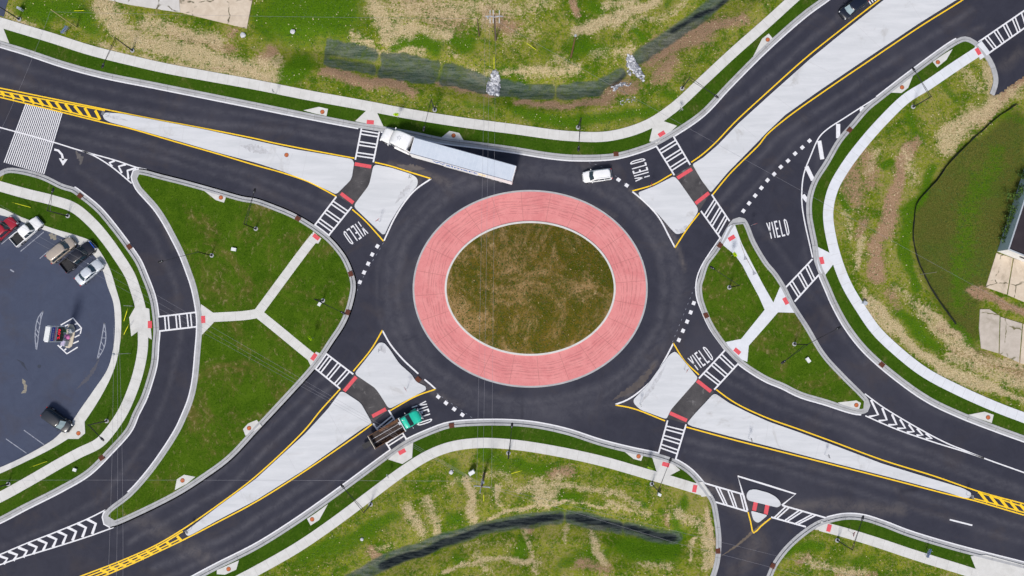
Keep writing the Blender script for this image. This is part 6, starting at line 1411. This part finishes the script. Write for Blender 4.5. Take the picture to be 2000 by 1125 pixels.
# green stake truck
def green_truck():
    zr = 2.1; r_ = P(725.6, 864.3, zr); f_ = P(785, 829.6, zr); ax = f_-r_; ang = math.atan2(ax.y, ax.x); Lb = ax.xy.length; c = (f_+r_)/2
    e = empty('stake_truck', (c.x, c.y, 0), ang); hB = Lb/2; W = 2.3; hW = W/2; TE = paint('teal_paint', (.015, .56, .38), .3, .6); TE2 = paint('dark_teal_paint', (.02, .33, .24), .35, .5)
    BR = mottled('brown_boards', (.085, .045, .028), (.17, .09, .05), 1.5, .9, 0, .3, 9, .2, (.035, .025, .02), .55, .7); RU = mottled('rusty_boards', (.32, .13, .05), (.18, .08, .04), 2, .85, 0, .3, 9); DK = mottled('dirty_bed', (.035, .026, .024), (.075, .055, .048), .9, .9, 0, .3, 6, .2, (.16, .11, .08), .58, .72)
    b = B(); b.box((0, 0, 1.1), (Lb, W, .12)); bed = b.build('cargo_bed', DK, e)
    b = B()
    for y in (-.35, .35): b.box((-.05, y, 1.175), (Lb-.4, .05, .04))
    b.build('bed_strips', GALV, bed)
    for s in (-1, 1):
        b = B(); b.box((0, s*(hW-.05), 1.62), (Lb, .07, .92)); sb_ = b.build('side_board', RU, e); b = B()
        for k in range(6): b.box((-hB+.3+k*(Lb-.6)/5, s*(hW+.0), 1.62), (.1, .06, 1.0))
        b.box((0, s*(hW-.05), 2.10), (Lb, .09, .06)); b.build('stake', BR, sb_)
        b = B(); b.box((.7 if s > 0 else .2, s*(hW-.26), 1.32), (Lb*.62, .34, .34)); b.build('tool_box', BR, e)
    b = B(); b.box((-hB-.02, 0, 1.55), (.10, W+.1, 1.1)); b.build('tailgate', mottled('cream_paint', (.62, .57, .48), (.5, .44, .36), 2, .7), e, False, .02)
    b = B(); b.box((hB+.05, 0, 1.75), (.14, W+.06, 1.35)); b.build('headboard', mottled('white_headboard', (.72, .74, .76), (.6, .62, .65), 2, .6), e, False, .02)
    b = B(); b.box((hB-.3, .35, 1.28), (.4, .5, .2)); b.build('cargo', GREYB, e)
    # cab
    x0 = hB+.22; b = B(); b.loft([sect(x, hw, .7, zt, .22, .04) for x, hw, zt in ((x0, 1.0, 1.75), (x0+.5, 1.02, 1.75), (x0+1.15, 1.02, 1.7), (x0+1.35, 1.0, 1.62), (x0+2.1, .97, 1.58), (x0+2.55, .88, 1.48), (x0+2.8, .72, 1.3), (x0+2.9, .55, 1.05))]); b.build('hood', TE, e, True)
    b = B(); b.loft([sect(x, hw, 1.3, zt, .18, .04) for x, hw, zt in ((x0+.02, .88, 2.25), (x0+.1, .92, 2.32), (x0+.75, .92, 2.32), (x0+.85, .9, 2.28))]); cab = b.build('cab', TE, e, True)
    b = B(); b.loft([[(x0+.86, -.88, 2.25), (x0+.86, .88, 2.25), (x0+.80, .92, 1.7), (x0+.80, -.92, 1.7)], [(x0+.90, -.86, 2.26), (x0+.90, .86, 2.26), (x0+1.38, .90, 1.72), (x0+1.38, -.90, 1.72)]]); b.build('windscreen', GLASS, cab)
    for s in (-1, 1):
        b = B(); b.box((x0+.5, s*.925, 2.0), (.6, .03, .36)); b.build('side_window', GLASS, cab)
        b = B(); b.tube((x0+1.0, s*.95, 1.9), (x0+1.05, s*1.32, 1.95), .02); b.box((x0+1.05, s*1.32, 2.0), (.08, .16, .34)); b.build('mirror', GALV, e)
        b = B(); b.tube((x0+2.75, s*.68, 1.1), (x0+2.9, s*.66, 1.1), .13, .13, 12); b.build('headlight', LAMPC, e)
        b = B(); b.loft([sect(x, .16, .6, zt, .06, .01) for x, zt in ((x0+1.7, .95), (x0+1.9, 1.12), (x0+2.5, 1.12), (x0+2.7, .9))]); b.v = [(v[0], v[1]+s*1.0, v[2]) for v in b.v]; b.build('fender', TE2, e, True)
        wheel(e, x0+2.1, s*.95, .45, .25); wheel(e, -hB+1.3, s*.85, .45, .42)
        b = B(); b.box((-hB-.04, s*.9, .95), (.06, .2, .12)); b.build('taillight', TAIL, e)
    b = B()
    for k, x in enumerate((.0, .16, .32, .48, .62)): b.box((x0+.30+.03*k, -.55+k*.24, 2.345), (.22, .035, .012), .2)
    b.box((x0+.22, .55, 2.35), (.16, .16, .02)); b.build('roof_marks', WPLAS, cab)
    b = B(); b.box((x0+2.92, 0, .7), (.12, 1.9, .2)); b.build('bumper', CHROME, e); b = B(); b.box((0, 0, .85), (Lb+3.5, .8, .22)); b.build('chassis', PLASD, e)
    tag(e, 'green flatbed truck with brown stake sides waiting at the crosswalk', 'truck')
green_truck()

# price sign on the parking lot island
def price_sign():
    p = P(136, 652); e = empty('price_sign', (p.x-.1, p.y, .16), R(-8)); wh = mottled('white_cabinet', (.75, .76, .80), (.68, .69, .73), 2, .5)
    for y in (-.9, .9): b = B(); b.box((0, y, 1.1), (.28, .28, 2.2)); b.build('post', GREYB, e)
    b = B(); b.box((0, 0, 4.2), (.55, 2.5, 4.4)); cb = b.build('cabinet', wh, e, False, .05)
    b = B(); b.box((0, 0, 6.45), (.75, 2.2, .14)); b.build('cap', WPLAS, e)
    x = .285
    b = B(); b.box((x, 0, 5.35), (.02, 2.1, .9)); pn = b.build('name_panel', mottled('royal_blue', (.01, .03, .42), (.015, .04, .5), 2, .4), e); b = B(); b.box((x, 0, 4.65), (.02, 2.1, .35)); b.build('stripe_panel', mottled('pink_panel', (.62, .25, .30), (.55, .2, .26), 2, .5), e)
    text_mesh('lettering', 'LIBERTY', .5, WPLAS, pn, (x+.02, 0, 5.35), (R(90), 0, R(90)), .008)
    b = B(); b.box((x, 0, 3.0), (.02, 2.2, 2.0)); pp_ = b.build('price_panel', mottled('black_panel', (.008, .02, .014), (.015, .03, .02), 2, .4), e)
    rd = bpy.data.materials.new('red_led'); rd.use_nodes = True; bs = rd.node_tree.nodes['Principled BSDF']; bs.inputs['Base Color'].default_value = (.8, .02, .04, 1); bs.inputs['Emission Color'].default_value = (1, .02, .05, 1); bs.inputs['Emission Strength'].default_value = .8
    gd = mottled('green_led', (.03, .18, .06), (.04, .22, .08), 2, .5)
    text_mesh('price_digits', '2.09', .95, rd, pp_, (x+.02, 0, 3.5), (R(90), 0, R(90)), .02); text_mesh('price_digits', '2.39', .7, gd, pp_, (x+.02, .1, 2.5), (R(90), 0, R(90)), .01)
    b = B()
    for k in range(7): b.box((x+.01, -.9+k*.3, 4.2), (.01, .12, .26))
    b.build('small_lettering', GREYB, e)
    tag(e, 'tall white price sign with blue name panel and red digits in the parking lot', 'price sign')
    p = P(137, 645); e = empty('frame_sign', (p.x, p.y, .16), R(20)); b = B(); b.tube((0, 0, 0), (0, 0, 1.4), .04); b.build('post', GALV, e); b = B(); b.box((0, 0, 1.7), (.1, 1.0, 1.0)); b.build('frame', WPLAS, e); b = B(); b.box((.055, 0, 1.7), (.02, .8, .8)); b.build('panel', mottled('green_panel', (.04, .16, .03), (.08, .25, .05), 6, .5), e); b = B(); b.box((.4, -.3, .5), (.5, .6, .8)); b.build('base_box', GREYB, e)
    tag(e, 'small white framed green sign at the foot of the price sign', 'sign')
    p = P(136, 658); e = empty('flower_planter', (p.x, p.y, .16)); b = B(); b.tube((0, 0, 0), (0, 0, .5), .28, .40, 18); b.build('pot', WPLAS, e); b = B(); rg = []
    rnd = random.Random(4)
    for k in range(7): a = math.pi/2*k/6; rg.append([(math.cos(a)*.44*math.cos(t)*rnd.uniform(.9, 1.1)+.001, math.cos(a)*.44*math.sin(t)*rnd.uniform(.9, 1.1), .5+.34*math.sin(a)) for t in [2*math.pi*j/14 for j in range(14)]])
    b.loft(rg); b.build('flowers', mottled('pink_flowers', (.72, .25, .48), (.55, .14, .34), 9, .8, 0, .4), e); tag(e, 'round pink flower planter beside the price sign', 'planter')
    p = P(131, 670); e = empty('leaflet_stand', (p.x, p.y, .16), R(-15)); b = B(); b.box((0, 0, .55), (.7, .9, 1.1)); b.build('cabinet', GREYB, e, False, .03); b = B(); b.box((0, 0, 1.16), (.6, .8, .08)); b.build('display', mottled('lilac_panel', (.35, .35, .55), (.5, .42, .5), 5, .5), e); tag(e, 'small grey and lilac cabinet below the price sign', 'cabinet')
price_sign()
